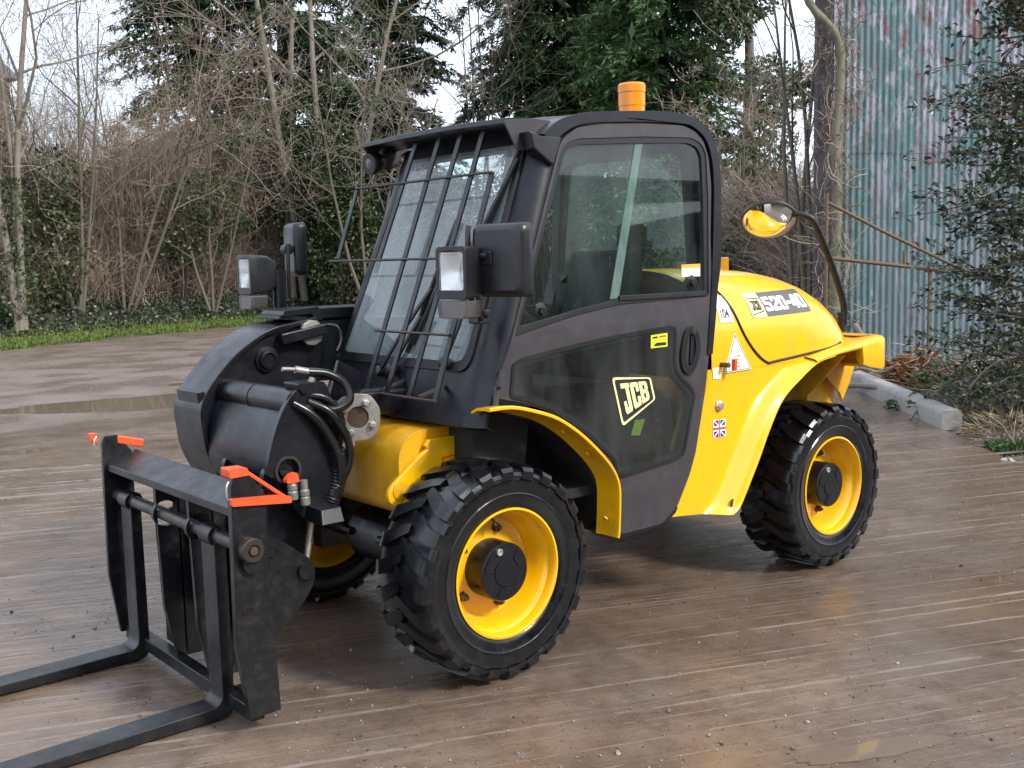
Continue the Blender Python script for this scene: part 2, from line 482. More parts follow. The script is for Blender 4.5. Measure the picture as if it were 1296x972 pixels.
D = {
'hoop_outer': [(-0.112, 1.676), (-0.293, 1.982), (-0.354, 2.024), (-0.409, 2.049), (-0.492, 2.07), (-0.633, 2.087), (-0.856, 2.105), (-1.029, 2.111), (-1.143, 2.1), (-1.225, 2.067), (-1.281, 2.01), (-1.31, 1.929), (-1.312, 1.763), (-1.3, 1.584), (-1.287, 1.473)],
'hoop_inner': [(-0.391, 1.983), (-0.475, 2.024), (-0.601, 2.043), (-0.853, 2.061), (-1.091, 2.068), (-1.173, 2.048), (-1.229, 2.008), (-1.259, 1.938), (-1.267, 1.817), (-1.246, 1.585), (-1.217, 1.352)],
'win_up': [(-0.133, 1.278), (-0.406, 1.916), (-0.435, 1.942), (-0.483, 1.954), (-0.847, 1.977), (-1.119, 1.991), (-1.176, 1.978), (-1.202, 1.941), (-1.203, 1.761), (-1.183, 1.362), (-0.659, 1.359), (-0.436, 1.328), (-0.273, 1.3)],
'win_up_out': [(-0.103, 1.245), (-0.386, 1.925), (-0.415, 1.955), (-0.478, 1.975), (-0.849, 2.003), (-1.137, 2.014), (-1.199, 1.995), (-1.23, 1.953), (-1.232, 1.761), (-1.205, 1.347), (-0.657, 1.335), (-0.434, 1.308), (-0.271, 1.278)],
'win_low': [(-0.089, 1.151), (-0.13, 1.167), (-0.269, 1.184), (-0.525, 1.211), (-0.731, 1.227), (-0.951, 1.239), (-0.981, 1.232), (-0.988, 1.213), (-0.98, 1.092), (-0.988, 1.055), (-1.025, 1.016), (-1.08, 0.975), (-1.103, 0.946), (-1.103, 0.915), (-1.041, 0.707), (-1.022, 0.681), (-0.976, 0.666), (-0.795, 0.651), (-0.651, 0.642), (-0.596, 0.672), (-0.436, 0.773), (-0.262, 0.927), (-0.119, 0.998), (-0.079, 1.015), (-0.074, 1.038)],
'door_out': [(-0.084, 1.218), (-0.382, 1.949), (-0.411, 1.979), (-0.481, 2.017), (-0.601, 2.037), (-0.853, 2.055), (-1.091, 2.061), (-1.164, 2.042), (-1.217, 2.004), (-1.246, 1.935), (-1.255, 1.817), (-1.234, 1.585), (-1.226, 1.262), (-1.209, 1.158), (-1.175, 0.95), (-1.109, 0.682), (-1.069, 0.592), (-0.989, 0.467), (-0.896, 0.411), (-0.792, 0.41), (-0.651, 0.411), (-0.591, 0.434), (-0.597, 0.712), (-0.438, 0.83), (-0.262, 0.918), (0.021, 0.951), (0.017, 0.994)],
'handle': [(-1.073, 1.227), (-1.113, 1.206), (-1.131, 1.142), (-1.112, 1.071), (-1.072, 1.027), (-1.025, 1.042), (-1.007, 1.1), (-1.019, 1.171), (-1.042, 1.215)],
'fender_lip': [(0.074, 1.009), (-0.031, 1.007), (-0.147, 0.979), (-0.255, 0.94), (-0.367, 0.871), (-0.468, 0.787), (-0.541, 0.71), (-0.577, 0.637), (-0.58, 0.551), (-0.574, 0.451), (-0.569, 0.422)],
'fender_in': [(-0.029, 0.974), (-0.103, 0.936), (-0.21, 0.912), (-0.32, 0.861), (-0.408, 0.793), (-0.498, 0.683), (-0.55, 0.577), (-0.575, 0.453), (-0.577, 0.397)],
'logo_door': [(-0.597, 1.054), (-0.822, 1.034), (-0.85, 0.941), (-0.655, 0.85)],
'stk_green': [(-0.826, 1.205), (-0.926, 1.209), (-0.926, 1.153), (-0.825, 1.152)],
'stk_yel': [(-0.805, 0.853), (-0.864, 0.85), (-0.833, 0.785), (-0.779, 0.792)],
'stk_white': [(-1.049, 1.486), (-1.17, 1.488), (-1.166, 1.434), (-1.046, 1.435)],
'latchF': [(-0.249, 1.332)],
'latchR': [(-1.107, 1.411)],
'strip': [(-0.804, 1.972), (-0.847, 1.977), (-0.666, 1.363), (-0.615, 1.36)],
'rear_front_rail': [(-1.272, 1.473), (-1.254, 1.329), (-1.234, 1.203), (-1.204, 0.965), (-1.125, 0.77), (-0.993, 0.446)],
'rear_bottom': [(-0.971, 0.447), (-1.099, 0.437), (-1.177, 0.411), (-1.298, 0.386), (-1.349, 0.408)],
'rear_lip': [(-1.304, 0.443), (-1.382, 0.521), (-1.461, 0.617), (-1.536, 0.74), (-1.633, 0.862), (-1.768, 0.944), (-1.905, 1.008), (-2.047, 1.033), (-2.3, 1.045)],
'hole': [(-1.289, 0.433)],
'hood_seam': [(-1.294, 1.435), (-1.329, 1.421), (-1.364, 1.389), (-1.406, 1.289), (-1.45, 1.178), (-1.523, 1.091), (-1.613, 1.033), (-1.69, 1.032), (-2.132, 1.062), (-2.237, 1.08)],
'badge': [(-1.524, 1.344), (-1.982, 1.353), (-2.004, 1.246), (-1.541, 1.235)],
'badge_split': [(-1.63, 1.347), (-1.646, 1.239)],
's104': [(-1.282, 1.341), (-1.368, 1.344), (-1.368, 1.228), (-1.277, 1.229)],
'tri': [(-1.387, 1.181), (-1.496, 1.012), (-1.305, 1.008)],
'cap': [(-1.273, 0.868)],
'flag': [(-1.233, 0.808), (-1.317, 0.805), (-1.321, 0.726), (-1.232, 0.731)],
's_small': [(-1.233, 1.036), (-1.285, 1.037), (-1.285, 0.986), (-1.233, 0.988)],
'redtap': [(-1.318, 1.052)],
'tail': [(-2.133, 1.152), (-2.528, 1.109), (-2.551, 1.082), (-2.555, 0.933), (-2.493, 0.919), (-2.317, 0.96)],
'inner_guard': [(-2.108, 0.798), (-2.156, 0.89), (-2.308, 0.944), (-2.452, 0.978), (-2.758, 0.923), (-2.66, 0.852), (-2.565, 0.759)],
'nose_in': [(0.219, 1.261), (0.376, 1.23), (0.476, 1.168), (0.552, 1.097), (0.613, 1.023), (0.65, 1.008), (0.636, 0.919), (0.616, 0.799), (0.563, 0.673)],
'near_plate': [(0.668, 0.787), (0.642, 0.906), (0.598, 1.006), (0.546, 1.071), (0.496, 1.084), (0.437, 1.069), (0.39, 0.983), (0.364, 0.871), (0.382, 0.726), (0.416, 0.657), (0.539, 0.641), (0.612, 0.761)],
'carr_near': [(0.96, 0.775), (0.844, 0.756), (0.844, 0.534), (0.836, 0.335), (0.828, 0.072), (0.936, 0.071), (0.969, 0.315), (0.964, 0.866)],
'carr_far': [(0.944, 0.831), (0.837, 0.814), (0.961, 0.292), (0.928, 0.065)],
'bracket_near': [(0.961, 0.87), (0.896, 0.86), (0.768, 0.774), (0.769, 0.756), (0.956, 0.779)],
'bracket_far': [(0.962, 0.84), (0.736, 0.775), (0.738, 0.742), (0.834, 0.772)],
'hitch_plate': [(0.708, 0.545), (0.676, 0.558), (0.595, 0.498), (0.532, 0.445), (0.541, 0.382), (0.594, 0.304), (0.7, 0.221)],
'hitch_pin': [(0.565, 0.432)],
'ear': [(-0.129, 0.855), (0.102, 0.828), (0.141, 0.805), (0.224, 0.744), (0.28, 0.698), (0.282, 0.655), (0.251, 0.62), (0.245, 0.576), (0.141, 0.613), (-0.193, 0.753), (-0.156, 0.855)],
'ear_eye': [(0.233, 0.69)],
'midplate': [(0.901, 0.718), (0.801, 0.697), (0.811, 0.276), (0.771, 0.072), (0.881, 0.083), (0.924, 0.255)],
'midflange': [(-0.171, 0.56), (-0.321, 0.46), (-0.39, 0.098), (-0.25, 0.11)],
'beam_front': [(-0.567, 0.752), (0.527, 0.741)],
'beam_rear': [(-0.563, 0.795), (0.334, 0.768)],
'xbar': [(-0.365, 0.098), (0.157, 0.093), (0.15, 0.039), (-0.374, 0.039)],
}
# ================================================================== the telehandler
TH = empty('telehandler')
tag(TH, 'yellow and black telehandler with pallet forks lowered, parked on wet concrete', 'telehandler')

def lean(z): return .70 - max(0.0, z - 1.25) * .055
def dm(a, b, off=0.0): return Vector((a, lean(b) + off, b))
def door_map(off): return lambda a, b: dm(a, b, off)
def xf(z): return .075 - (z - .915) * .344            # front face of the cab
def yr(z): return -.39 + (z - 1.16) * .163            # right side of the cab

# ---- cab frame: left hoop, right hoop, roof, pillars, front panel
ho = [(-.293, 1.982)] + D['hoop_outer'][2:] + [(-1.258, 1.36), (-1.232, 1.20), (-1.218, 1.10)]
hi = [(-.360, 1.955)] + D['hoop_inner'][0:] + [(-1.200, 1.25), (-1.185, 1.10)]
band = cr(ho, 3) + cr(hi, 3)[::-1]
cabf = MB().panel(band, [], door_map(.012), door_map(-.075)).build('cab_frame', 'cab_black', TH, bevel=.014, seg=3)
def right_map(off): return lambda a, b: Vector((a, yr(b) - off, b))
MB().panel(band, [], right_map(.0), right_map(-.07)).build('side_hoop', 'cab_black', cabf, bevel=.01)
# roof skin: domed, carried by the hoops
rows = []
for (x, z) in cr([(-.30, 1.985), (-.36, 2.03), (-.45, 2.062), (-.63, 2.088), (-.86, 2.106), (-1.03, 2.113), (-1.14, 2.103), (-1.22, 2.07), (-1.28, 2.01)], 3):
    y1, y0 = lean(z) - .035, yr(z) + .03
    r = []
    for k in range(15):
        t = k / 14
        rib = .008 * (1 if (k % 4 in (1, 2) and -1.15 < x < -.5 and 1 < k < 13) else 0)
        r.append(Vector((x, y0 + (y1 - y0) * t, z - .012 + .022 * sin(pi * t) + rib)))
    rows.append(r)
MB().grid(rows).build('roof', 'cab_black', TH, smooth=40, solid=.02)
# rear pillar on the right and rear window
yl0, yr0 = .62, -.30
rf = MB()
rf.panel(rnd([(-.34, .98), (.64, .98), (.60, 2.05), (-.27, 2.05)], .06), [rnd([(-.27, 1.40), (.57, 1.40), (.54, 1.97), (-.21, 1.97)], .07)],
         lambda a, b: Vector((-1.27 + (b - 1.4) * .02, a, b)), lambda a, b: Vector((-1.22 + (b - 1.4) * .02, a, b)))
rw = rf.build('rear_wall', 'cab_black', TH, bevel=.006)
MB().panel(rnd([(-.265, 1.405), (.565, 1.405), (.535, 1.965), (-.205, 1.965)], .06), [], YZ(-1.245), YZ(-1.241)).build('rear_window', 'glass_rear', rw)

# left A-pillar, right A-pillar, lower front panel and header share one curved front shell
def front_pt(z, s):
    """s from 0 (right side) to 1 (door edge) round the front of the cab"""
    yl = lean(z) - .002
    rx = .045 + .058 * max(0, z - .95); ry = .125
    x0 = xf(z)
    y0 = yr(z)
    if s < .12:                                   # right corner
        a = s / .12 * pi / 2
        return Vector((x0 - .05 * (1 - sin(a)), y0 + .06 * (1 - cos(a)), z))
    if s < .70:
        t = (s - .12) / .58
        return Vector((x0, (y0 + .06) * (1 - t) + (yl - ry) * t, z))
    a = (s - .70) / .30 * pi / 2
    return Vector((x0 - rx * (1 - cos(a)), yl - ry + ry * sin(a), z))
def shell(z0, z1, s0, s1, nz, ns):
    return MB().grid([[front_pt(z0 + (z1 - z0) * i / nz, s0 + (s1 - s0) * k / ns) for k in range(ns + 1)] for i in range(nz + 1)])
fp = shell(.925, 1.125, 0, 1, 6, 40)
# rolled lower edge
low = [[front_pt(.925, k / 40) + Vector((-.012 * j, 0, -.006 * j)) for k in range(41)] for j in range(3)]
fp.grid(low)
fpan = fp.build('front_panel', 'cab_black', TH, smooth=40, solid=.018)
shell(1.12, 1.99, .665, 1, 14, 14).build('windscreen_pillar', 'cab_black', TH, smooth=40, solid=.03)
shell(1.12, 2.00, 0, .145, 14, 8).build('windscreen_pillar', 'cab_black', TH, smooth=40, solid=.03)
shell(1.94, 2.02, .14, .70, 3, 10).build('windscreen_header', 'cab_black', TH, smooth=40, solid=.03)
# windscreen
def ws(off): return lambda a, b: Vector((xf(b) + off, a, b))
wo_ = rnd([(-.335, 1.115), (.575, 1.115), (.595, 1.96), (-.19, 1.96)], [.04, .07, .03, .03])
wi_ = rnd([(-.300, 1.150), (.540, 1.150), (.570, 1.955), (-.165, 1.955)], [.03, .06, .03, .03])
seal = MB().panel(wo_, [wi_], ws(.009), ws(-.004)).build('windscreen_seal', 'seal', TH, bevel=.003)
MB().panel(offset_poly(wi_, -.004), [], ws(.004), ws(.000)).build('windscreen', 'glass_front', TH)
# wipers
def wiper(path, blade, nm='wiper'):
    m = MB()
    P = [Vector((xf(z) + o, y, z)) for y, z, o in path]
    for a, b in zip(P, P[1:]): m.bar(a, b, .016, .010, (1, 0, .35))
    m.lathe([(.022, 0), (.022, .03), (.012, .036)], P[0] + Vector((-.02, 0, 0)), (1, 0, .34), 14)
    w = m.build(nm, 'plastic', TH, bevel=.002)
    q = MB()
    B = [Vector((xf(z) + o, y, z)) for y, z, o in blade]
    q.bar(B[0], B[1], .012, .016, (1, 0, .35))
    q.build('wiper_blade', 'seal', w)
wiper([(.04, 1.085, .035), (.15, 1.25, .045), (.255, 1.42, .03)], [(.18, 1.17, .018), (.30, 1.68, .018)])
wiper([(.115, 1.095, .035), (.25, 1.315, .045)], [(.20, 1.20, .016), (.29, 1.44, .016)])
wiper([(.45, 1.14, .03), (.50, 1.30, .04), (.50, 1.66, .035), (.585, 1.90, .02)], [(.475, 1.58, .015), (.58, 1.93, .015)])

# visor over the windscreen
vis = MB()
prof = [(-.33, 2.045), (-.24, 2.050), (-.155, 2.040), (-.150, 2.020), (-.165, 2.016), (-.25, 2.020), (-.33, 2.012)]
vr = [[Vector((x, y, z + dz)) for (x, z) in prof + prof[:1]] for y, dz in ((-.335, -.002), (-.05, .004), (.30, .006), (.615, -.004))]
vis.grid(vr)
vis.add(vr[0][:-1], [tuple(range(len(prof)))]); vis.add(vr[-1][:-1], [tuple(range(len(prof)))])
vo = vis.build('visor', 'cab_black', TH, bevel=.003)
for yy in (-.335, .612):
    MB().panel([(-.152, 2.030), (-.215, 1.925), (-.30, 1.93), (-.42, 2.04), (-.30, 2.045)], [], XZ(yy + .004), XZ(yy - .004)).build('visor_gusset', 'cab_grey', vo, bevel=.002)
# black moulding at the head of the pillar
MB().panel([(-.226, 1.990), (-.255, 1.984), (-.275, 1.975), (-.391, 1.975), (-.338, 1.865), (-.245, 1.925)], [], door_map(.016), door_map(-.05)).build('pillar_moulding', 'plastic', TH, bevel=.008)

# windscreen guard: flat bars and rods
gd = MB()
def gp(y, z, d=.11): return Vector((xf(z) + d, y, z))
for (y0, y1, z) in ((-.36, .572, 1.845), (-.425, .556, 1.535), (.065, .556, 1.257), (.065, .568, 1.024)):
    gd.tube([gp(y0, z, .118), gp((y0 + y1) / 2, z, .117), gp(y1, z, .118)], .0052, 8)
for y, z0, z1 in ((.18, 1.045, 1.045), (.45, 1.045, 1.045)):
    gd.bar(gp(y, 1.03, .11), gp(y, 1.06, .0), .02, .008)
g = gd.build('windscreen_guard', 'bar_rust', TH, smooth=50)
for ya, yb, z0, z1 in ((-.36, -.372, 1.545, 1.845), (.012, -.05, 1.53, 2.005), (.172, .092, 1.02, 2.012), (.312, .236, 1.02, 2.010), (.452, .388, 1.02, 2.008), (.566, .552, 1.02, 1.845)):
    m = MB()
    m.bar(gp(yb, z0), gp(ya, z1), .027, .008, (1, 0, .35))
    m.build('guard_bar', 'fork_black', g, bevel=.0015)

# ---- interior
it = MB()
it.box((-.62, .16, .60), (1.15, .95, .04))                       # floor
it.build('cab_floor', 'interior', TH)
MB().panel([(-1.2, .6), (0, .6), (.02, 1.13), (-.14, 1.25), (-1.2, 1.30)], [], XZ(-.345), XZ(-.325)).build('side_wall', 'interior', TH)
ds = MB()
ds.panel(rnd([(-.02, .62), (-.02, 1.12), (-.07, 1.19), (-.28, 1.22), (-.34, 1.16), (-.26, .62)], .03), [], XZ(-.30), XZ(.55))
dsh = ds.build('dashboard', 'interior', TH, bevel=.01)
st = MB()
st.panel(rnd([(-.55, .90), (-.57, 1.0), (-1.02, .98), (-1.03, .86)], .04), [], XZ(-.10), XZ(.38))
seat = st.build('seat', 'interior', TH, bevel=.03, seg=3)
MB().panel(rnd([(-.95, .98), (-1.06, 1.30), (-1.13, 1.56), (-1.19, 1.55), (-1.16, 1.25), (-1.07, .94)], .04), [], XZ(-.06), XZ(.34)).build('backrest', 'interior', seat, bevel=.03, seg=3)
MB().box((-.8, .14, .74), (.40, .40, .28)).build('seat_base', 'interior', seat, bevel=.02)
sw = MB()
cc = Vector((-.46, .14, 1.32)); ax = Vector((-.62, 0, .78)).normalized(); uu = ax.orthogonal().normalized(); vv = ax.cross(uu)
sw.tube([cc + (uu * cos(a) + vv * sin(a)) * .185 for a in [2 * pi * k / 40 for k in range(40)]], .016, 8, closed=True)
for k in range(3):
    a = 2 * pi * k / 3 + .5
    sw.bar(cc - ax * .02, cc + (uu * cos(a) + vv * sin(a)) * .18, .03, .01, tuple(ax))
sw.lathe([(.04, -.03), (.045, 0), (.03, .02)], cc, tuple(ax), 16)
swo = sw.build('steering_wheel', 'interior', TH, smooth=40)
MB().tube([cc - ax * .03, cc - ax * .30], .035, 12).build('steering_column', 'interior', swo)
lv = MB().tube([(-.50, -.22, .95), (-.48, -.22, 1.18), (-.47, -.21, 1.36)], .012, 8)
lvo = lv.build('control_lever', 'interior', TH)
MB().lathe([(.0, 0), (.025, .005), (.03, .04), (.02, .07), (0, .075)], (-.47, -.21, 1.36), (0, 0, 1), 14).build('lever_knob', 'interior', lvo, smooth=60)
MB().box((-.92, -.25, 1.38), (.12, .10, .07)).build('fuse_box', 'lever_yellow', TH, bevel=.008)
MB().box((-.30, .40, 1.245), (.12, .05, .05)).build('column_switch', 'lever_yellow', TH, bevel=.012)
MB().box((-.93, -.27, 1.49), (.30, .04, .10)).build('control_panel', 'interior', TH, bevel=.008)

# ---- door
D['win_low'] = D['win_low'][:19] + [(-.618, .655), (-.602, .722), (-.462, .838), (-.278, .957), (-.130, 1.010), (-.082, 1.022)] + D['win_low'][24:]
do = rnd(D['door_out'][:-5] + [(-.600, .712), (-.452, .838), (-.270, .956), (-.13, 1.003), (-.005, 1.032), (-.010, 1.06)], .02, 3)
wl = cr(D['win_low'][:0] or D['win_low'], 1, True)
wu_out = rnd(D['win_up_out'], .02, 3)
wu_in = rnd(D['win_up'], .018, 3)
low_open = offset_poly(rnd(D['win_low'], .012, 2), .03)
door = MB().panel(do, [wu_out, low_open], door_map(.006), door_map(-.028)).build('door', 'cab_grey', TH, bevel=.006)
MB().panel(offset_poly(wu_out, .0015), [wu_in], door_map(.002), door_map(-.020)).build('window_seal', 'seal', door, bevel=.003)
up_pane = MB().panel(offset_poly(wu_in, -.006), [], door_map(-.006), door_map(-.010)).build('window', 'glass_side', door)
lo_pane = MB().panel(rnd(D['win_low'], .012, 2), [], door_map(.0105), door_map(.0065)).build('lower_window', 'glass_low', door)
# frit band round the bonded lower pane
MB().panel(offset_poly(rnd(D['win_low'], .012, 2), .001), [offset_poly(rnd(D['win_low'], .012, 2), .016)], door_map(.0118), door_map(.0107)).build('window_border', 'seal', lo_pane)
# overlapping pane edge in the sliding window
sp_ = D['strip']
MB().panel(sp_, [], door_map(-.0035), door_map(-.0055)).build('pane_edge', 'teal_glass', up_pane)
MB().panel([(-.66, 1.352), (-1.19, 1.352), (-1.19, 1.372), (-.66, 1.372)], [], door_map(.008), door_map(-.004)).build('slide_channel', 'seal', up_pane, bevel=.002)
for (x, z) in (D['latchF'][0], D['latchR'][0]):
    MB().lathe([(.034, 0), (.034, .008), (.018, .012), (.018, .026), (.0, .027)], dm(x, z, -.012), (0, 1, 0), 6).build('window_latch', 'plastic', up_pane, bevel=.002)
# handle
hp = cr(D['handle'], 4, True)
hh = MB().panel(hp, [offset_poly(hp, .030)], door_map(.018), door_map(.004)).build('handle', 'plastic', door, bevel=.006, seg=3)
MB().panel(offset_poly(hp, .026), [], door_map(-.010), door_map(-.016)).build('handle_recess', 'seal', hh)
MB().panel(rnd([(-1.075, 1.19), (-1.095, 1.19), (-1.09, 1.07), (-1.065, 1.07)], .008), [], door_map(.014), door_map(.002)).build('pull', 'plastic', hh, bevel=.004)
MB().lathe([(.014, 0), (.014, .004), (.006, .005)], dm(-1.088, 1.205, .016), (0, 1, 0), 14).build('lock', 'dark_steel', hh)
# door hinge and lower sill
for z in (1.02, 1.10):
    MB().tube([dm(.0 - (z - 1.02) * .34, z - .03, .012), dm(-.01 - (z - 1.02) * .34, z + .03, .012)], .011, 10).build('hinge', 'cab_grey', door)
MB().panel([(-.56, .43), (-.60, .395), (-.70, .388), (-.80, .392), (-.90, .396), (-.985, .440), (-1.00, .46), (-.97, .50), (-.60, .47)], [], XZ(.703), XZ(.60)).build('sill', 'cab_black', TH, bevel=.006)
# door decals
q = D['logo_door']
dq = lambda a, b, off: dm(a, b, off)
rr_ = rnd([(0, 0), (1, 0), (1, 1), (0, 1)], .09, 4)
lg = decal(lo_pane, 'logo', q, dq, 'cream', .0126, [(rr_, [rnd([(.045, .05), (.955, .05), (.955, .95), (.045, .95)], .07, 4)])])
decal(lo_pane, 'logo_ground', q, dq, 'stk_black', .0120, [rnd([(.045, .05), (.955, .05), (.955, .95), (.045, .95)], .07, 4)])
decal(lo_pane, 'logo_letters', q, dq, 'cream', .0128, word('JCB', .17, .86, .16, .86, .10))
decal(lo_pane, 'sticker', D['stk_green'], dq, 'stk_green', .0126, [[(0, 0), (1, 0), (1, 1), (0, 1)]])
decal(lo_pane, 'sticker_print', D['stk_green'], dq, 'stk_black', .0130, [[(.2, .12), (.92, .12), (.92, .34), (.35, .38), (.2, .25)], [(.1, .72), (.4, .72), (.4, .86), (.1, .86)]])
decal(lo_pane, 'sticker_print', D['stk_green'], dq, 'stk_red', .0130, [[(.5, .74), (.9, .74), (.9, .86), (.5, .86)]])
decal(door, 'inside_label', D['stk_yel'], dq, 'stk_green', -.06, [[(0, 0), (1, 0), (1, 1), (0, 1)]])
decal(up_pane, 'label', D['stk_white'], dq, 'label_orange', -.0030, [[(0, 0), (1, 0), (1, 1), (0, 1)]])
decal(up_pane, 'label_paper', D['stk_white'], dq, 'white_stk', -.0026, [[(0.02, 0.03), (.98, .03), (.98, .68), (.02, .68)]])

# ---- beacon, work lamp, lamps and mirrors
bc = Vector((-1.06, .40, 2.112))
be = MB().lathe([(.062, 0), (.062, .02), (.056, .03)], bc, (0, 0, 1), 32).build('beacon', 'plastic', TH, smooth=40)
MB().lathe([(.056, .031), (.056, .055), (.058, .056), (.058, .112), (.0565, .113)], bc, (0, 0, 1), 32).build('beacon_lens', 'amber', be, smooth=30)
MB().lathe([(.060, .1135), (.060, .145), (.054, .152), (.0, .153)], bc, (0, 0, 1), 32).build('beacon_cap', 'amber', be, smooth=30)
MB().lathe([(.030, .035), (.034, .07), (.030, .10)], bc, (0, 0, 1), 20).build('beacon_reflector', 'amber_dark', be, smooth=30)
wk = MB().lathe([(.0, -.05), (.03, -.045), (.048, -.01), (.050, .02), (.044, .03)], (-.21, -.335, 1.955), (1, .1, -.15), 20).build('work_lamp', 'plastic', TH, smooth=40)
MB().lathe([(.0, .024), (.042, .022), (.043, .026), (.0, .034)], (-.21, -.335, 1.955), (1, .1, -.15), 20).build('lens', 'lamp_glass', wk, smooth=40)
MB().bar((-.23, -.335, 1.97), (-.25, -.31, 2.03), .02, .015).build('bracket', 'plastic', wk)

def headlamp(c, turn=0.0):
    """front face at c (centre of the lens), facing +X"""
    R = Matrix.Rotation(turn, 3, 'Z'); c = Vector(c)
    T = lambda p: R @ Vector(p) + c
    o = rnd([(-.072, -.09), (.072, -.09), (.072, .085), (-.072, .085)], .018, 3)
    i = rnd([(-.058, -.062), (.058, -.062), (.058, .068), (-.058, .068)], .014, 3)
    b = MB()
    b.panel(o, [i], lambda a, z: T((0.006, a, z)), lambda a, z: T((-.03, a, z)))
    # tapered bucket behind
    rows = [[T((x, a * k, z * k)) for a, z in o + o[:1]] for x, k in ((-.03, .995), (-.085, .93), (-.125, .72), (-.135, .5))]
    b.grid(rows); b.add(rows[-1][:-1], [tuple(range(len(o)))])
    bo = b.build('headlamp', 'plastic', TH, bevel=.004)
    g = 6
    rw_ = [[T((-.004 - .022 * (1 - (2 * u / g - 1) ** 2) * (1 - (2 * v / g - 1) ** 2), (-.056 + .112 * u / g), -.060 + .126 * v / g)) for u in range(g + 1)] for v in range(g + 1)]
    MB().grid(rw_).build('reflector', 'reflector', bo, smooth=60)
    MB().panel(offset_poly(i, .001), [], lambda a, z: T((.003 + .004 * cos(a * 20) * cos(z * 18), a, z)), lambda a, z: T((-.001, a, z))).build('lens', 'lamp_glass', bo)
    ind = MB()
    ind.panel(rnd([(-.066, -.155), (.052, -.155), (.070, -.095), (-.071, -.095)], .012, 3), [], lambda a, z: T((.004, a, z)), lambda a, z: T((-.075, a, z)))
    ind.build('indicator', 'indicator', bo, bevel=.006)
    MB().panel([(-.06, -.098), (.06, -.098), (.05, -.15), (-.05, -.15)], [], lambda a, z: T((-.01, a, z)), lambda a, z: T((-.07, a, z))).build('indicator_reflector', 'reflector', bo)
    return bo
hl = headlamp((.245, .805, 1.487), .12)
hr = headlamp((.205, -.785, 1.487), -.04)

def mirror(c, w, h, turn):
    R = Matrix.Rotation(turn, 3, 'Z'); c = Vector(c)
    T = lambda p: R @ Vector(p) + c
    o = rnd([(-w/2, -h/2), (w/2, -h/2), (w/2, h/2), (-w/2, h/2)], .028, 4)
    rows = [[T((x, a * k, z * k)) for a, z in o + o[:1]] for x, k in ((-.032, .97), (-.028, 1.0), (.004, .985), (.020, .93), (.026, .80))]
    b = MB(); b.grid(rows); b.add(rows[-1][:-1], [tuple(range(len(o)))])
    b.add(rows[0][:-1], [tuple(range(len(o)))])
    mo = b.build('mirror', 'plastic', TH, smooth=50)
    MB().panel(offset_poly(o, .014), [], lambda a, z: T((-.0335, a, z)), lambda a, z: T((-.0325, a, z))).build('mirror_glass', 'chrome', mo)
    return mo
ml = mirror((.13, .925, 1.523), .235, .245, .12)
mr = mirror((-.09, -.86, 1.595), .19, .25, -.22)
def ballmount(a, b, par):
    m = MB()
    m.lathe([(.0, -.022), (.024, -.02), (.026, .0), (.024, .02), (0, .022)], a, (0, 1, 0), 16)
    m.tube([a, b], .012, 10)
    m.build('ball_mount', 'plastic', par, smooth=40)
ballmount((.175, .80, 1.545), (.16, .89, 1.535), ml)
MB().box((.159, .89, 1.53), (.012, .05, .045)).build('mount_plate', 'plastic', ml, bevel=.003)
MB().tube([(.165, .80, 1.64), (.17, .80, 1.62), (.17, .80, 1.42), (.13, .78, 1.36), (.04, .70, 1.32)], .010, 10).build('mirror_arm', 'dark_steel', ml, smooth=50)
MB().tube([(.13, .80, 1.46), (.17, .80, 1.45)], .018, 10).build('clamp', 'plastic', ml, smooth=50)
MB().box((.03, .675, 1.325), (.06, .06, .05)).build('arm_bracket', 'plastic', ml, bevel=.006)
ballmount((-.02, -.80, 1.595), (-.06, -.84, 1.595), mr)
MB().tube([(-.015, -.785, 1.62), (-.01, -.785, 1.30)], .010, 10).build('mirror_arm', 'dark_steel', mr, smooth=50)
pp = MB().tube([(.055, -.75, .90), (.055, -.75, 1.50)], .030, 16)
pp.build('lamp_post', 'boom_black', TH, smooth=40)
MB().tube([(.06, -.76, 1.44), (.11, -.775, 1.46)], .016, 10).build('lamp_arm', 'plastic', TH, smooth=50)
MB().tube([(.05, -.76, 1.36), (.0, -.78, 1.36)], .014, 10).build('mirror_clamp', 'plastic', TH, smooth=50)
MB().tube([(.12, .79, 1.40), (.10, .76, 1.36), (.02, .70, 1.33)], .012, 8).build('lamp_arm', 'plastic', TH, smooth=50)
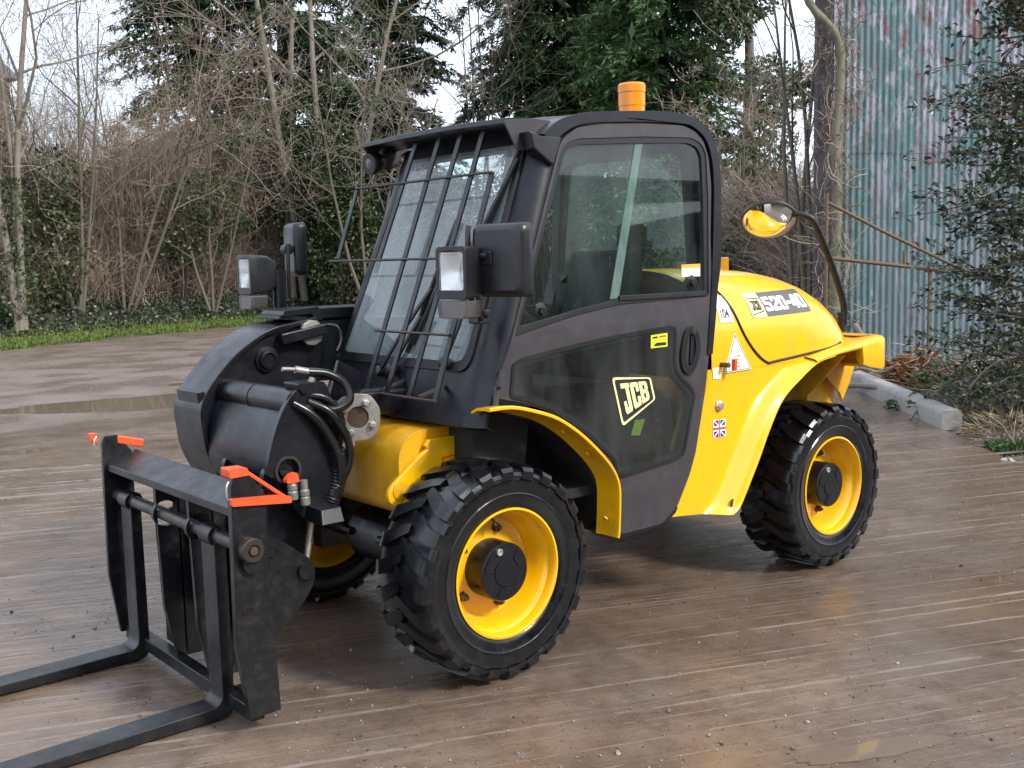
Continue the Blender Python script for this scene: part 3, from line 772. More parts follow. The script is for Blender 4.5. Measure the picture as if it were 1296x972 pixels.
# ---- wheels ------------------------------------------------------
RW = .3987
def make_wheel(parent, c, rz):
    w = MB()
    w.lathe([(.236, .128), (.240, .140), (.232, .142), (.226, .134), (.222, .105), (.208, .090), (.200, .055), (.188, .035), (.182, .016), (.150, .010), (.115, .018), (.010, .018), (.010, -.02), (.150, -.02), (.205, -.06), (.225, -.13), (.236, -.14), (.240, -.13), (.230, -.10), (.212, -.05), (.212, .05), (.230, .10)], n=56, closed=True)
    wo = w.build('wheel', 'yellow', parent, smooth=35)
    t = MB()
    half = [(.231, .126), (.246, .139), (.262, .1445), (.283, .1475), (.287, .1500), (.292, .1500), (.296, .1470), (.318, .1490), (.343, .1490), (.348, .1470), (.351, .1530), (.357, .1535), (.361, .1500), (.369, .144), (.376, .128), (.380, .06)]
    prof = half + [(.381, 0)] + [(r, -h) for r, h in half[::-1]] + [(.2275, -.10), (.2275, .10)]
    t.lathe(prof, n=72, closed=True)
    N = 24
    for sd in (1, -1):
        for k in range(N):
            a0 = 2 * pi * (k + (0.5 if sd < 0 else 0)) / N
            stn = [(-.012, .155, .020, .3960), (.018, .125, .026, .3987), (.055, .075, .029, .3987), (.090, .025, .030, .3980), (.122, -.002, .030, .3955), (.143, -.010, .030, .3880), (.1535, -.012, .028, .3740), (.1545, -.012, .025, .3590)]
            v = []
            for y, da, hw, rt in stn:
                a = a0 + da; rb = .345
                for (off, r_) in ((-1.12, rb), (-.88, rt), (.88, rt), (1.12, rb)):
                    b = a + off * hw / .39
                    v.append(Vector((r_ * cos(b), sd * y, r_ * sin(b))))
            f = []
            m = len(stn)
            for i in range(m - 1):
                for j in range(3):
                    f.append((i * 4 + j, i * 4 + j + 1, (i + 1) * 4 + j + 1, (i + 1) * 4 + j))
            f.append((0, 1, 2, 3)); f.append(((m - 1) * 4, (m - 1) * 4 + 1, (m - 1) * 4 + 2, (m - 1) * 4 + 3))
            t.add(v, f)
    t.build('tyre', 'rubber', wo, smooth=28)
    h = MB().lathe([(.108, .015), (.108, .112), (.104, .118), (.052, .118), (.050, .1235), (.0, .1235)], n=40)
    ho_ = h.build('hub', 'boom_black', wo, smooth=30)
    # three cast segments and a plug on the hub face
    for k in range(3):
        a = 2 * pi * k / 3 + .55
        seg = [( (.058 + .036 * (i in (1, 2)) ) , a + d) for i, d in enumerate((-.32, -.26, .26, .32))]
        pts = [(r * cos(b), r * sin(b)) for r, b in ((.060, a - .36), (.095, a - .42), (.097, a - .2), (.097, a + .2), (.095, a + .42), (.060, a + .36))]
        MB().panel(pts, [], lambda p, q: Vector((p, .1225, q)), lambda p, q: Vector((p, .1175, q))).build('hub_segment', 'boom_black', wo, bevel=.0015)
    MB().lathe([(.013, .118), (.013, .127), (.009, .128), (.008, .124), (0, .124)], (.028, 0, .080), (0, 1, 0), 12).build('hub_plug', 'steel', wo, smooth=30)
    for k in range(5):
        a = 2 * pi * k / 5 + .62
        n_ = MB().lathe([(.020, .010), (.020, .014), (.0145, .015), (.0145, .034), (.008, .036), (.008, .046), (0, .046)], (.148 * cos(a), 0, .148 * sin(a)), (0, 1, 0), 6)
        n_.build('wheel_nut', 'pin_rust', wo, smooth=30)
    a = 1.05
    MB().tube([(.19 * cos(a + .5), .03, .19 * sin(a + .5)), (.195 * cos(a + .5), .06, .185 * sin(a + .5)), (.175 * cos(a + .5), .075, .165 * sin(a + .5))], [.006, .005, .006], 8).build('valve', 'pin_rust', wo, smooth=40)
    wo.location = c
    wo.rotation_euler = (0, 0, rz)
    return wo
def copy_tree(o, parent=None):
    c = o.copy(); COL.objects.link(c); c.parent = parent
    for ch in o.children: copy_tree(ch, c)
    return c
WB = 2.06
w0 = make_wheel(TH, (0, .63, RW), 0)
for (x, y, rz, spin) in ((-WB, .63, 0, .11), (0, -.63, pi, .05), (-WB, -.63, pi, .2)):
    w = copy_tree(w0, TH)
    w.location = (x, y, RW)
    w.rotation_euler = (0, 0, rz)
    w.rotation_mode = 'XYZ'
    w.delta_rotation_euler = (0, 0, 0)

# ---- front mudguard of the cab side --------------------------------
fl = cr(D['fender_lip'], 4)
def norm2(pts, i):
    a, b = Vector(pts[max(0, i - 1)]), Vector(pts[min(len(pts) - 1, i + 1)])
    t = (b - a).normalized(); return Vector((-t.y, t.x))
m = MB(); rows = []
for i, (x, z) in enumerate(fl):
    nn = norm2(fl, i)              # points inwards, towards the wheel
    if nn.dot(Vector((0, .4)) - Vector((x, z))) < 0: nn = -nn
    P = lambda y, d: Vector((x + nn.x * d, y, z + nn.y * d))
    rows.append([P(.668, .022), P(.70, .006), P(.745, .002), P(.772, .0), P(.776, .004), P(.776, .012), P(.771, .014), P(.745, .012), P(.70, .016), P(.668, .030), P(.668, .022)])
m.grid(rows)
m.add(rows[0][:-1], [tuple(range(10))]); m.add(rows[-1][:-1], [tuple(range(10))])
fend = m.build('front_mudguard', 'yellow', TH, smooth=40)
for (x, z) in ((-.335, .872), (-.46, .77), (-.555, .50)):
    MB().lathe([(.011, 0), (.011, .006), (.006, .008), (0, .008)], (x + .01, .72, z), (.75, 0, -.6), 8).build('bolt', 'yellow_shaded', fend)
# dark liner inside the arch
m = MB(); rows = []
for i, (x, z) in enumerate(cr([(.02, .96)] + D['fender_in'], 3)):
    rows.append([Vector((x - .016, y, z + .022)) for y in (.36, .50, .60, .662)])
m.grid(rows).build('wheel_arch_liner', 'liner', TH, smooth=40, solid=.012)
MB().panel([(.0, .95), (-.30, .92), (-.48, .75), (-.60, .45), (-.60, .36), (-1.2, .36), (-1.2, .62), (0, .62)], [], XZ(.38), XZ(.36)).build('inner_arch_panel', 'liner', TH)

# ---- rear bodywork -------------------------------------------------
HX = [(-1.225, 1.462, .70), (-1.32, 1.464, .70), (-1.45, 1.464, .70), (-1.6, 1.462, .70), (-1.75, 1.456, .70), (-1.88, 1.446, .70), (-2.0, 1.426, .699), (-2.1, 1.396, .696), (-2.18, 1.358, .690), (-2.25, 1.305, .680), (-2.30, 1.245, .666), (-2.335, 1.18, .650), (-2.358, 1.11, .634), (-2.372, 1.05, .62), (-2.376, 1.018, .61)]
def hood_hy(x):
    for (a, h0, y0), (b, h1, y1) in zip(HX, HX[1:]):
        if b <= x <= a:
            t = (x - a) / (b - a); return h0 + (h1 - h0) * t, y0 + (y1 - y0) * t
    return (HX[0][1:] if x > HX[0][0] else HX[-1][1:])
Z0 = 1.018; YIN = .12; NA, NB = 3.4, 3.0
def hoodY(x, z):
    h, ys = hood_hy(x)
    s = max(0, min(1, (z - Z0) / (h - Z0))) ** (NB / 2)
    a = math.asin(s)
    return YIN + (ys - YIN) * max(0, cos(a)) ** (2 / NA)
def hood_map(a, b, off=0): return Vector((a, hoodY(a, b) + off, b))
rows = []
for x, h, ys in HX:
    r = []
    for k in range(25):
        a = (k / 24) ** .9 * pi / 2
        r.append(Vector((x, YIN + (ys - YIN) * max(0, cos(a)) ** (2 / NA), Z0 + (h - Z0) * max(0, sin(a)) ** (2 / NB))))
    for k in range(1, 13):
        a = pi / 2 - k / 12 * pi / 2
        r.append(Vector((x, .0 - (ys * .5) * max(0, cos(a)) ** (2 / NA), Z0 + (h - Z0) * max(0, sin(a)) ** (2 / NB))))
    rows.append(r)
hood = MB().grid(rows)
hood.add(rows[-1], [tuple(range(len(rows[-1])))])
hood = hood.build('engine_cover', 'yellow', TH, smooth=40)
sm = [hood_map(x, z, .0015) for x, z in cr(D['hood_seam'], 5)]
MB().tube(sm, .0062, 8).build('rubber_seam', 'seal', hood, smooth=60)
# lower side panel flaring to the rear arch
fr = cr([(-1.215, 1.03), (-1.192, .93), (-1.150, .82), (-1.09, .68), (-1.02, .52), (-.965, .425)], 6)
lp = cr([(-2.05, 1.030), (-1.905, 1.008), (-1.768, .944), (-1.633, .862), (-1.536, .740), (-1.461, .617), (-1.382, .500), (-1.320, .415), (-1.275, .392)], 6)
K = 30
def at(pl, t):
    s = t * (len(pl) - 1); i = min(int(s), len(pl) - 2); q = s - i
    return Vector(pl[i]) * (1 - q) + Vector(pl[i + 1]) * q
rows = []
for i in range(K + 1):
    t = i / K
    a, b = at(fr, t), at(lp, t)
    r = [Vector((a.x + .035, .60, a.y)), Vector((a.x + .022, .655, a.y)), Vector((a.x + .008, .688, a.y)), Vector((a.x - .004, .697, a.y))]
    for v_ in [k / 18 for k in range(1, 19)]:
        p = a * (1 - v_) + b * v_
        L = (b - a).length * (1 - v_)
        w = max(0, 1 - L / .13)
        r.append(Vector((p.x, .698 + .072 * (w * w * (3 - 2 * w)), p.y)))
    r.append(Vector((b.x - .004, .774, b.y + .0)))
    r.append(Vector((b.x - .012, .772, b.y + .002)))
    r.append(Vector((b.x - .014, .758, b.y + .004)))
    r.append(Vector((b.x - .006, .745, b.y + .006)))
    r.append(Vector((b.x + .02, .64, b.y + .03)))
    r.append(Vector((b.x + .05, .48, b.y + .05)))
    rows.append(r)
sp = MB().grid(rows).build('rear_side_panel', 'yellow', TH, smooth=45)
MB().lathe([(.018, -.002), (.018, .001), (.0, .001)], (-1.296, .757, .440), (-.35, 1, 0), 18).build('drain_hole', 'seal', sp)
# shelf between cover and wing edge, then the tail
def wing_z(x):
    pts = [(-1.60, .905), (-1.768, .964), (-1.905, 1.026), (-2.05, 1.052), (-2.30, 1.078), (-2.42, 1.095), (-2.6, 1.100)]
    for (a, u), (b, v) in zip(pts, pts[1:]):
        if b <= x <= a: return u + (v - u) * (x - a) / (b - a)
    return pts[-1][1]
def lip_z(x):
    pts = [(-1.60, .890), (-1.768, .944), (-1.905, 1.008), (-2.05, 1.030), (-2.295, 1.046), (-2.30, .968), (-2.38, .945), (-2.50, .928), (-2.7, .925)]
    for (a, u), (b, v) in zip(pts, pts[1:]):
        if b <= x <= a: return u + (v - u) * (x - a) / (b - a)
    return pts[-1][1]
path = [(x, .772) for x in (-1.905, -2.0, -2.1, -2.2, -2.29, -2.302, -2.36, -2.42, -2.47)] + [(-2.47 - .085 * sin(a), .772 - .085 * (1 - cos(a))) for a in [pi / 2 * k / 7 for k in range(1, 8)]] + [(-2.565, .55), (-2.575, .30), (-2.575, -.30), (-2.565, -.60)]
rows = []
for i, (x, y) in enumerate(path):
    a, b = Vector(path[max(0, i - 1)]), Vector(path[min(len(path) - 1, i + 1)])
    t = (b - a).normalized(); inn = Vector((t.y, -t.x))
    if inn.dot(Vector((-1.9, 0)) - Vector((x, y))) < 0: inn = -inn
    zt, zl_ = wing_z(x), lip_z(x)
    if x < -2.47: zl_ = max(.926, zl_)
    Q = lambda d, z: Vector((x + inn.x * d, y + inn.y * d, z))
    zi = max(zt, 1.035 + .05 * min(1, max(0, (-x - 1.9) / .4)))
    rr2 = min(.018, (zt - zl_) * .4)
    rows.append([Q(.17, zi + .004), Q(.075, zi), Q(.03, zt + .004), Q(.012, zt - .001), Q(.003, zt - rr2 * .6), Q(0, zt - rr2 * 1.3), Q(.0, zl_ + rr2), Q(.004, zl_ + .003), Q(.012, zl_), Q(.03, zl_ + .004), Q(.04, zl_ + .02)])
MB().grid(rows).build('rear_wing', 'yellow', TH, smooth=50)
# inner wall of the rear arch
ig = [(-1.50, 1.06), (-1.52, .86), (-1.62, .88)] + arc(-WB, .40, .60, 125, 45, 10)[::-1][::-1] + [(-2.45, .66), (-2.60, .79), (-2.66, .90), (-2.72, 1.04)]
ig = [(-1.40, 1.05), (-1.40, .40), (-1.46, .40)] + [(-WB + .60 * cos(radians(a)), .40 + .60 * sin(radians(a))) for a in (5, 25, 45, 65, 90, 115, 140)] + [(-2.545, .745), (-2.60, .815), (-2.66, .92), (-2.66, 1.05)]
MB().panel(ig, [], XZ(.50), XZ(.485)).build('inner_guard', 'yellow_shaded', TH, bevel=.003)
rib = MB().grid([[Vector((-WB - .10 + .0 * k, .51, .985)), Vector((-WB - .10, .76, 1.025))], [Vector((-WB - .10, .51, .80)), Vector((-WB - .10, .56, .82))]])
rib.build('guard_stay', 'yellow_shaded', TH, solid=.006)
# rear counterweight and right-hand bodywork (hidden side, closes the machine)
MB().panel(rnd([(-2.30, .45), (-2.30, 1.06), (-2.55, 1.06), (-2.56, .9), (-2.50, .45)], .03), [], XZ(.45), XZ(-.72)).build('counterweight', 'yellow_shaded', TH, bevel=.02)
MB().panel([(-1.25, .50), (-1.25, 1.05), (-2.30, 1.05), (-2.30, .85), (-1.60, .85), (-1.45, .50)], [], XZ(-.70), XZ(-.68)).build('side_panel', 'yellow', TH, bevel=.004)
# chassis rails, axles, prop
MB().box((-1.225, 0, .49), (2.50, .66, .24)).build('chassis', 'boom_black', TH, bevel=.01)
for x in (0, -WB):
    ax_ = MB()
    ax_.tube([(x, -.52, RW), (x, -.2, RW), (x, -.14, RW), (x, .14, RW), (x, .2, RW), (x, .52, RW)], [.055, .065, .12, .12, .065, .055], 16)
    for s in (1, -1):
        ax_.tube([(x + .10, s * .46, RW + .02), (x + .12, s * .1, RW + .02)], .018, 8)
        ax_.box((x, s * .49, RW), (.13, .07, .26))
    ax_.build('axle', 'boom_black', TH, smooth=40)

# ---- yellow front frame -------------------------------------------
ff = MB()
ff.panel(rnd([(-.35, .58), (.19, .580), (.215, .61), (.215, .83), (.15, .895), (-.35, .905)], [.01, .02, .02, .05, .06, .01]), [], XZ(.405), XZ(-.30))
ffo = ff.build('front_frame', 'yellow_shaded', TH, bevel=.006)
ear = D['ear']
e2 = [(-.16, .862)] + [(.095, .862), (.115, .84)] + cr(ear[1:8], 3) + [(.141, .613), (-.193, .65)]
MB().panel(e2, [], XZ(.437), XZ(.415)).build('frame_plate', 'yellow', ffo, bevel=.004)
ex, ez = D['ear_eye'][0]
MB().lathe([(.034, 0), (.034, .006), (.029, .007), (.0, .007)], (ex, .436, ez), (0, 1, 0), 20).build('pin_boss', 'yellow_shaded', ffo, smooth=30)
pl0 = lambda a, b, off: Vector((a, .437 + off, b))
decal(ffo, 'warning_outline', [(.04, .788), (-.142, .800), (-.141, .765), (.041, .748)], pl0, 'stk_red', .0012, [([(0, 0), (1, 0), (1, 1), (0, 1)], [[(.035, .14), (.965, .14), (.965, .86), (.035, .86)]])])

# ---- decals on the rear body --------------------------------------
def dgrid(parent, name, quad, mp, mat, off, nu=10, nv=5):
    TL, TR, BR, BL = (Vector(q) for q in quad)
    rows = []
    for j in range(nv + 1):
        v = j / nv
        rows.append([mp(*((TL * (1 - u) + TR * u) * (1 - v) + (BL * (1 - u) + BR * u) * v), off) for u in [i / nu for i in range(nu + 1)]])
    return MB().grid(rows).build(name, mat, parent)
bq = D['badge']; s0, s1 = D['badge_split']
dgrid(hood, 'badge', [bq[0], s0, s1, bq[3]], hood_map, 'cream', .0030, 4, 5)
dgrid(hood, 'badge', [s0, bq[1], bq[2], s1], hood_map, 'stk_grey', .0030, 8, 5)
qa = [bq[0], s0, s1, bq[3]]
decal(hood, 'badge_logo', qa, hood_map, 'stk_black', .0046, [([(.10, .12), (.90, .22), (.90, .78), (.10, .86)], [[(.13, .16), (.86, .26), (.86, .74), (.13, .82)]])] + word('JCB', .22, .80, .30, .70, .12))
qb = [s0, bq[1], bq[2], s1]
decal(hood, 'badge_number', qb, hood_map, 'white_stk', .0050, word('520-40', .03, .96, .20, .80, .10, [1, 1, 1, .55, 1, 1]))
dgrid(hood, 'sticker', [(x - .028, z) for x, z in D['s104']], hood_map, 'white_stk', .003, 3, 4)
decal(hood, 'sticker_number', [(-1.322, 1.288), (-1.374, 1.290), (-1.374, 1.246), (-1.321, 1.246)], hood_map, 'stk_black', .0046, text=text_shape('104', .012))
tq = D['tri']
def body_map(a, b, off=0): return Vector((a, (hoodY(a, b) if b > 1.018 else .699) + off, b))
ta, tb, tc_ = (Vector(p) for p in tq)
tri = [tuple(ta), tuple(tb), tuple(tc_)]
sq = [(0, 0), (1, 0), (1, 1), (0, 1)]
MB().panel(tri, [], lambda a, b: body_map(a, b, .006), lambda a, b: body_map(a, b, .003)).build('warning_triangle', 'white_stk', hood)
MB().panel(offset_poly(tri, .009), [offset_poly(tri, .0125)], lambda a, b: body_map(a, b, .0075), lambda a, b: body_map(a, b, .0066)).build('triangle_border', 'stk_grey', hood)
ln = MB()
for k in range(6):
    zc = 1.032 + k * .016; w = .055 - k * .007
    ln.box((-1.397 + random.uniform(-.004, .004), .7085, zc), (w * random.uniform(.5, .9), .001, .0025))
ln.build('triangle_print', 'stk_grey', hood)
side = lambda a, b, off: Vector((a, .699 + off, b))
decal(sp, 'sticker', D['s_small'], side, 'white_stk', .002, [sq])
fq = D['flag']
fl_ = empty('flag_tmp'); bpy.data.objects.remove(fl_)
decal(sp, 'flag_sticker', fq, side, 'white_stk', .002, [sq])
decal(sp, 'flag_blue', fq, side, 'stk_blue', .0026, [[(.06, .66), (.36, .66), (.06, .92)], [(.12, .97), (.42, .97), (.42, .72)], [(.58, .97), (.88, .97), (.58, .72)], [(.94, .66), (.94, .92), (.64, .66)],
      [(.06, .34), (.36, .34), (.06, .08)], [(.12, .03), (.42, .03), (.42, .28)], [(.58, .03), (.88, .03), (.58, .28)], [(.94, .34), (.94, .08), (.64, .34)]])
decal(sp, 'flag_red', fq, side, 'stk_red', .0028, [[(.0, .44), (1, .44), (1, .56), (0, .56)], [(.46, .57), (.54, .57), (.54, 1), (.46, 1)], [(.46, 0), (.54, 0), (.54, .43), (.46, .43)]])
cx, cz = D['cap'][0]
MB().lathe([(.026, 0), (.026, .008), (.020, .012), (.018, .020), (.0, .021)], (cx, .697, cz), (0, 1, 0), 8).build('filler_cap', 'steel', sp, bevel=.002)
rx, rz_ = D['redtap'][0]
tp = MB().tube([(rx + .03, .70, rz_ - .005), (rx + .03, .745, rz_ - .005)], .011, 8).build('drain_tap', 'pin_rust', hood)
MB().box((rx - .005, .745, rz_ - .005), (.018, .02, .05)).build('tap_lever', 'red_plastic', tp, bevel=.003)
# little wear marks on the flare
for (x, z, l, r_) in ((-1.50, .862, .03, .4), (-1.62, .935, .012, .2), (-1.71, .985, .014, .1), (-1.47, .77, .01, .9)):
    pass

# ---- bracket on the cover, tail mirror -----------------------------
MB().box((-2.05, .10, 1.475), (.07, .03, .07)).build('lift_bracket', 'yellow', hood, bevel=.006)
MB().box((-1.90, .02, 1.475), (.26, .03, .035)).build('cover_strap', 'pin_rust', hood, bevel=.004)
tmP = cr([(-2.385, .600, 1.155), (-2.385, .602, 1.26), (-2.30, .590, 1.45), (-2.20, .560, 1.655), (-2.165, .535, 1.70), (-2.12, .48, 1.715), (-2.08, .40, 1.715)], 5)
tmir = MB().tube(tmP, .017, 10).build('tail_mirror', 'fork_black', TH, smooth=50)
MB().box((-2.375, .598, 1.17), (.03, .03, .10)).build('mirror_bracket', 'fork_black', tmir, bevel=.004)
mn = Vector((.50, .40, -.80)).normalized(); mc = Vector((-2.07, .375, 1.672))
MB().lathe([(.0, .062), (.04, .058), (.08, .045), (.11, .026), (.133, .0)], mc - mn * .02, tuple(mn), 40).build('convex_glass', 'chrome', tmir, smooth=60)
MB().lathe([(.134, .004), (.141, .002), (.141, -.012), (.12, -.03), (.05, -.045), (.0, -.047)], mc - mn * .02, tuple(mn), 40).build('mirror_shell', 'plastic', tmir, smooth=40)
MB().tube([mc - mn * .065, (-2.08, .40, 1.715)], .014, 10).build('mirror_joint', 'plastic', tmir)
# ---- boom ----------------------------------------------------------
bm_ = MB()
bm_.panel(rnd([(-2.25, .98), (-2.25, 1.20), (-.2, 1.285), (.16, 1.283), (.16, 1.03), (-.4, 1.02)], .03), [], XZ(-.345), XZ(-.565))
boom = bm_.build('boom', 'boom_black', TH, bevel=.012)
MB().box((-.02, -.455, 1.315), (.38, .20, .05)).build('boom_cap', 'boom_black', boom, bevel=.008)
# gooseneck: side plates and curved cover plate
nose_top = [(.12, 1.288), (.219, 1.270), (.300, 1.258), (.376, 1.230), (.476, 1.168), (.552, 1.097), (.613, 1.023), (.640, .960), (.636, .880), (.622, .790), (.575, .690), (.52, .645)]
nt_ = cr(nose_top, 4)
back = [(.42, .66), (.33, .78), (.27, .92), (.18, 1.02), (.10, 1.03)]
side_poly = nt_ + back
for y in (-.345, -.545):
    MB().panel(side_poly, [], XZ(y + .010), XZ(y - .010)).build('nose_plate', 'boom_black', boom, bevel=.003)
rows = []
for i, (x, z) in enumerate(nt_):
    a, b = Vector(nt_[max(0, i - 1)]), Vector(nt_[min(len(nt_) - 1, i + 1)])
    t = (b - a).normalized(); n2 = Vector((-t.y, t.x))
    if n2.dot(Vector((.25, .8)) - Vector((x, z))) > 0: n2 = -n2
    o = Vector((x, z)) + n2 * .016
    rows.append([Vector((x, -.312, z)), Vector((o.x, -.312, o.y)), Vector((o.x, -.40, o.y + .004)), Vector((o.x, -.50, o.y + .002)), Vector((o.x, -.575, o.y)), Vector((x, -.575, z)), Vector((x, -.312, z))])
m = MB().grid(rows)
m.add(rows[0][:-1], [tuple(range(6))]); m.add(rows[-1][:-1], [tuple(range(6))])
m.build('nose_cover', 'boom_black', boom, bevel=.003)
# raised step on the cover, and small lugs
for s in ((.20, 1.300, .16, .016, -.10), (.635, .985, .03, .10, .12)):
    MB().box((s[0], -.44, s[1]), (s[2], .20, s[3]), (0, s[4], 0)).build('cover_rib', 'boom_black', boom, bevel=.003)
MB().panel(rnd([(.08, 1.29), (.10, 1.345), (.26, 1.335), (.27, 1.315), (.13, 1.318), (.125, 1.285)], .006), [], XZ(-.33), XZ(-.52)).build('latch_plate', 'boom_black', boom, bevel=.003)
MB().lathe([(.052, 0), (.052, .014), (.040, .016), (.038, .030), (.028, .032), (.024, .024), (0, .024)], (.352, -.335, 1.142), (0, 1, 0), 28).build('pivot_boss', 'boom_black', boom, smooth=35)
MB().bar((.30, -.30, 1.222), (.10, -.28, 1.255), .045, .045, (0, 1, 0)).build('lock_bar', 'boom_black', boom, bevel=.006)
MB().lathe([(.055, 0), (.055, .02), (.04, .022), (0, .022)], (.155, -.31, 1.240), (0, 1, 0), 10).build('brass_washer', 'steel_dull', boom, bevel=.003)
MB().tube(cr([(.10, -.27, 1.27), (.06, -.25, 1.26), (.05, -.24, 1.21), (.08, -.23, 1.16)], 4), .008, 8).build('hose', 'hose', boom, smooth=60)
# cross member to the centre of the machine
cx_ = MB()
box_o = rnd([(.44, 1.06), (.545, 1.02), (.600, .965), (.640, .79), (.600, .695), (.44, .665), (.37, .80), (.39, 1.0)], .03, 3)
cx_.panel(box_o, [], XZ(-.335), XZ(.228))
cross = cx_.build('cross_member', 'boom_black', TH, bevel=.01)
MB().tube([(.525, -.335, 1.025), (.525, .235, 1.025)], .052, 24).build('torque_tube', 'boom_black', cross, smooth=40)
MB().lathe([(.0545, 0), (.0545, .012)], (.525, -.08, 1.025), (0, 1, 0), 24, ).build('tube_band', 'boom_black', cross, smooth=40)
np_ = cr(D['near_plate'], 3, True)
hole = arc(.588, .793, .042, 0, 330, 11)
MB().panel(np_, [hole], XZ(.250), XZ(.225)).build('head_plate', 'boom_black', cross, bevel=.004)
MB().lathe([(.043, -.02), (.053, -.02), (.053, .006), (.043, .006)], (.588, .250, .793), (0, 1, 0), 26, closed=True).build('pin_ring', 'dark_steel', cross, smooth=35)
MB().lathe([(.043, 0), (.0, 0)], (.588, .195, .793), (0, 1, 0), 26).build('pin_bore', 'seal', cross)
MB().panel(rnd([(.54, 1.10), (.43, 1.10), (.385, 1.0), (.40, .98), (.45, 1.06), (.52, 1.062)], .01), [], XZ(.262), XZ(.15)).build('hose_guard', 'boom_black', cross, bevel=.004)
MB().panel([(.300, 1.16), (.345, 1.05), (.36, 1.02), (.20, .985), (.175, 1.10)], [], lambda a, b: Vector((a, .12 + (a - .2) * .3, b)), lambda a, b: Vector((a, .10 + (a - .2) * .3, b))).build('hose_plate', 'boom_black', cross, bevel=.003)
# hoses over the head plate
H = lambda x, y, Y=.24: Vector((.452 - (x - 600) * .00095 + (Y - .24) * -1.1, Y, 1.078 - (y - 430) * .00094))
for pts, r in (([H(640, 372, .20), H(690, 385, .22), H(712, 430, .25), H(690, 490, .27), H(620, 520, .27), H(560, 500, .25), H(500, 520, .22)], .017),
               ([H(480, 480, .25), H(505, 520, .275), H(545, 580, .285), H(590, 660, .285), H(620, 740, .28), H(640, 830, .26), H(630, 900, .22)], .016),
               ([H(545, 480, .25), H(570, 520, .285), H(600, 580, .295), H(640, 640, .29), H(665, 720, .28), H(660, 800, .26), H(640, 890, .22)], .015),
               ([H(520, 450, .22), H(600, 470, .26), H(650, 560, .27), H(690, 660, .24), H(675, 780, .22)], .014)):
    MB().tube(cr(pts, 6), r, 10).build('hose', 'hose', cross, smooth=60)
cs = [H(655, 680, .255), H(670, 760, .25), H(660, 830, .245), H(640, 890, .24)]
P_ = cr(cs, 10)
MB().tube(P_, [.030 + .004 * (i % 2) for i in range(len(P_))], 12).build('hose_sleeve', 'hose', cross, smooth=60)
for a, b, r in ((H(545, 352, .19), H(600, 358, .19), .008), (H(600, 358, .19), H(645, 372, .20), .014), (H(640, 395, .21), H(625, 425, .21), .013)):
    MB().tube([a, b], r, 10).build('hose_fitting', 'steel_dull', cross, smooth=40)
# couplers with their bracket
MB().panel(rnd([(.630, .80), (.600, .745), (.575, .655), (.530, .600), (.440, .655), (.440, .680), (.52, .68), (.56, .70), (.575, .79)], .01), [], XZ(.262), XZ(.245)).build('coupler_bracket', 'boom_black', cross, bevel=.003)
MB().panel([(.245, .655), (.36, .655), (.385, .60), (.245, .60)], [], lambda a, b: Vector((.535 - (b - .6) * .2 - .0, a, b)), lambda a, b: Vector((.44, a, b))).build('bracket_foot', 'boom_black', cross, bevel=.006)
for (x, y, z0, z1, capd) in ((.590, .285, .690, .760, True), (.548, .295, .665, .758, False)):
    c_ = MB().lathe([(.014, 0), (.018, .004), (.018, .03), (.015, .034), (.018, .038), (.018, .055), (.014, .06), (.014, z1 - z0)], (x, y, z0), (.04, 0, 1), 14).build('coupler', 'steel_dull', cross, smooth=30)
    if capd: MB().panel(rnd([(-.03, 0), (.02, 0), (.012, .035), (-.012, .030), (-.03, .012)], .006), [], lambda a, b: Vector((x - a, y + .016, z1 + b - .005)), lambda a, b: Vector((x - a, y - .016, z1 + b - .005))).build('coupler_cap', 'red_plastic', cross, bevel=.005)
# steel flange with a rusty pin
fc = Vector((.268, .215, .945)); fa = Vector((.35, 1, .05)).normalized()
fo = rnd([(-.088, .02), (-.07, .075), (-.02, .092), (.05, .085), (.088, .03), (.085, -.04), (.05, -.085), (-.03, -.09), (-.075, -.05)], .02, 3)
fu = Vector((-1, .35, 0)).normalized(); fv = Vector((0, 0, 1))
fm_ = lambda d: (lambda a, b: fc + fu * a + fv * b + fa * d)
flg = MB().panel(fo, [arc(0, 0, .042, 0, 345, 20)], fm_(.012), fm_(0)).build('pin_flange', 'steel', TH, bevel=.002)
MB().lathe([(.041, -.03), (.041, .004), (.0, .004)], fc, tuple(fa), 26).build('pivot_pin', 'pin_rust', flg, smooth=30)
for a in (60, 150, 240, 330):
    p = fc + fu * (.062 * cos(radians(a))) + fv * (.062 * sin(radians(a)))
    MB().lathe([(.015, .010), (.015, .030), (.009, .034), (0, .034)], p, tuple(fa), 6).build('bolt', 'steel', flg, bevel=.001)
MB().panel(rnd([(.02, -.07), (.045, -.085), (.14, -.135), (.125, -.165), (.02, -.105)], .006), [], lambda a, b: fc + fu * -a + fv * b + fa * .03, lambda a, b: fc + fu * -a + fv * b + fa * .016).build('link', 'steel', flg, bevel=.002)
MB().box((.10, .16, .99), (.30, .10, .10)).build('lift_ram', 'boom_black', TH, bevel=.02)

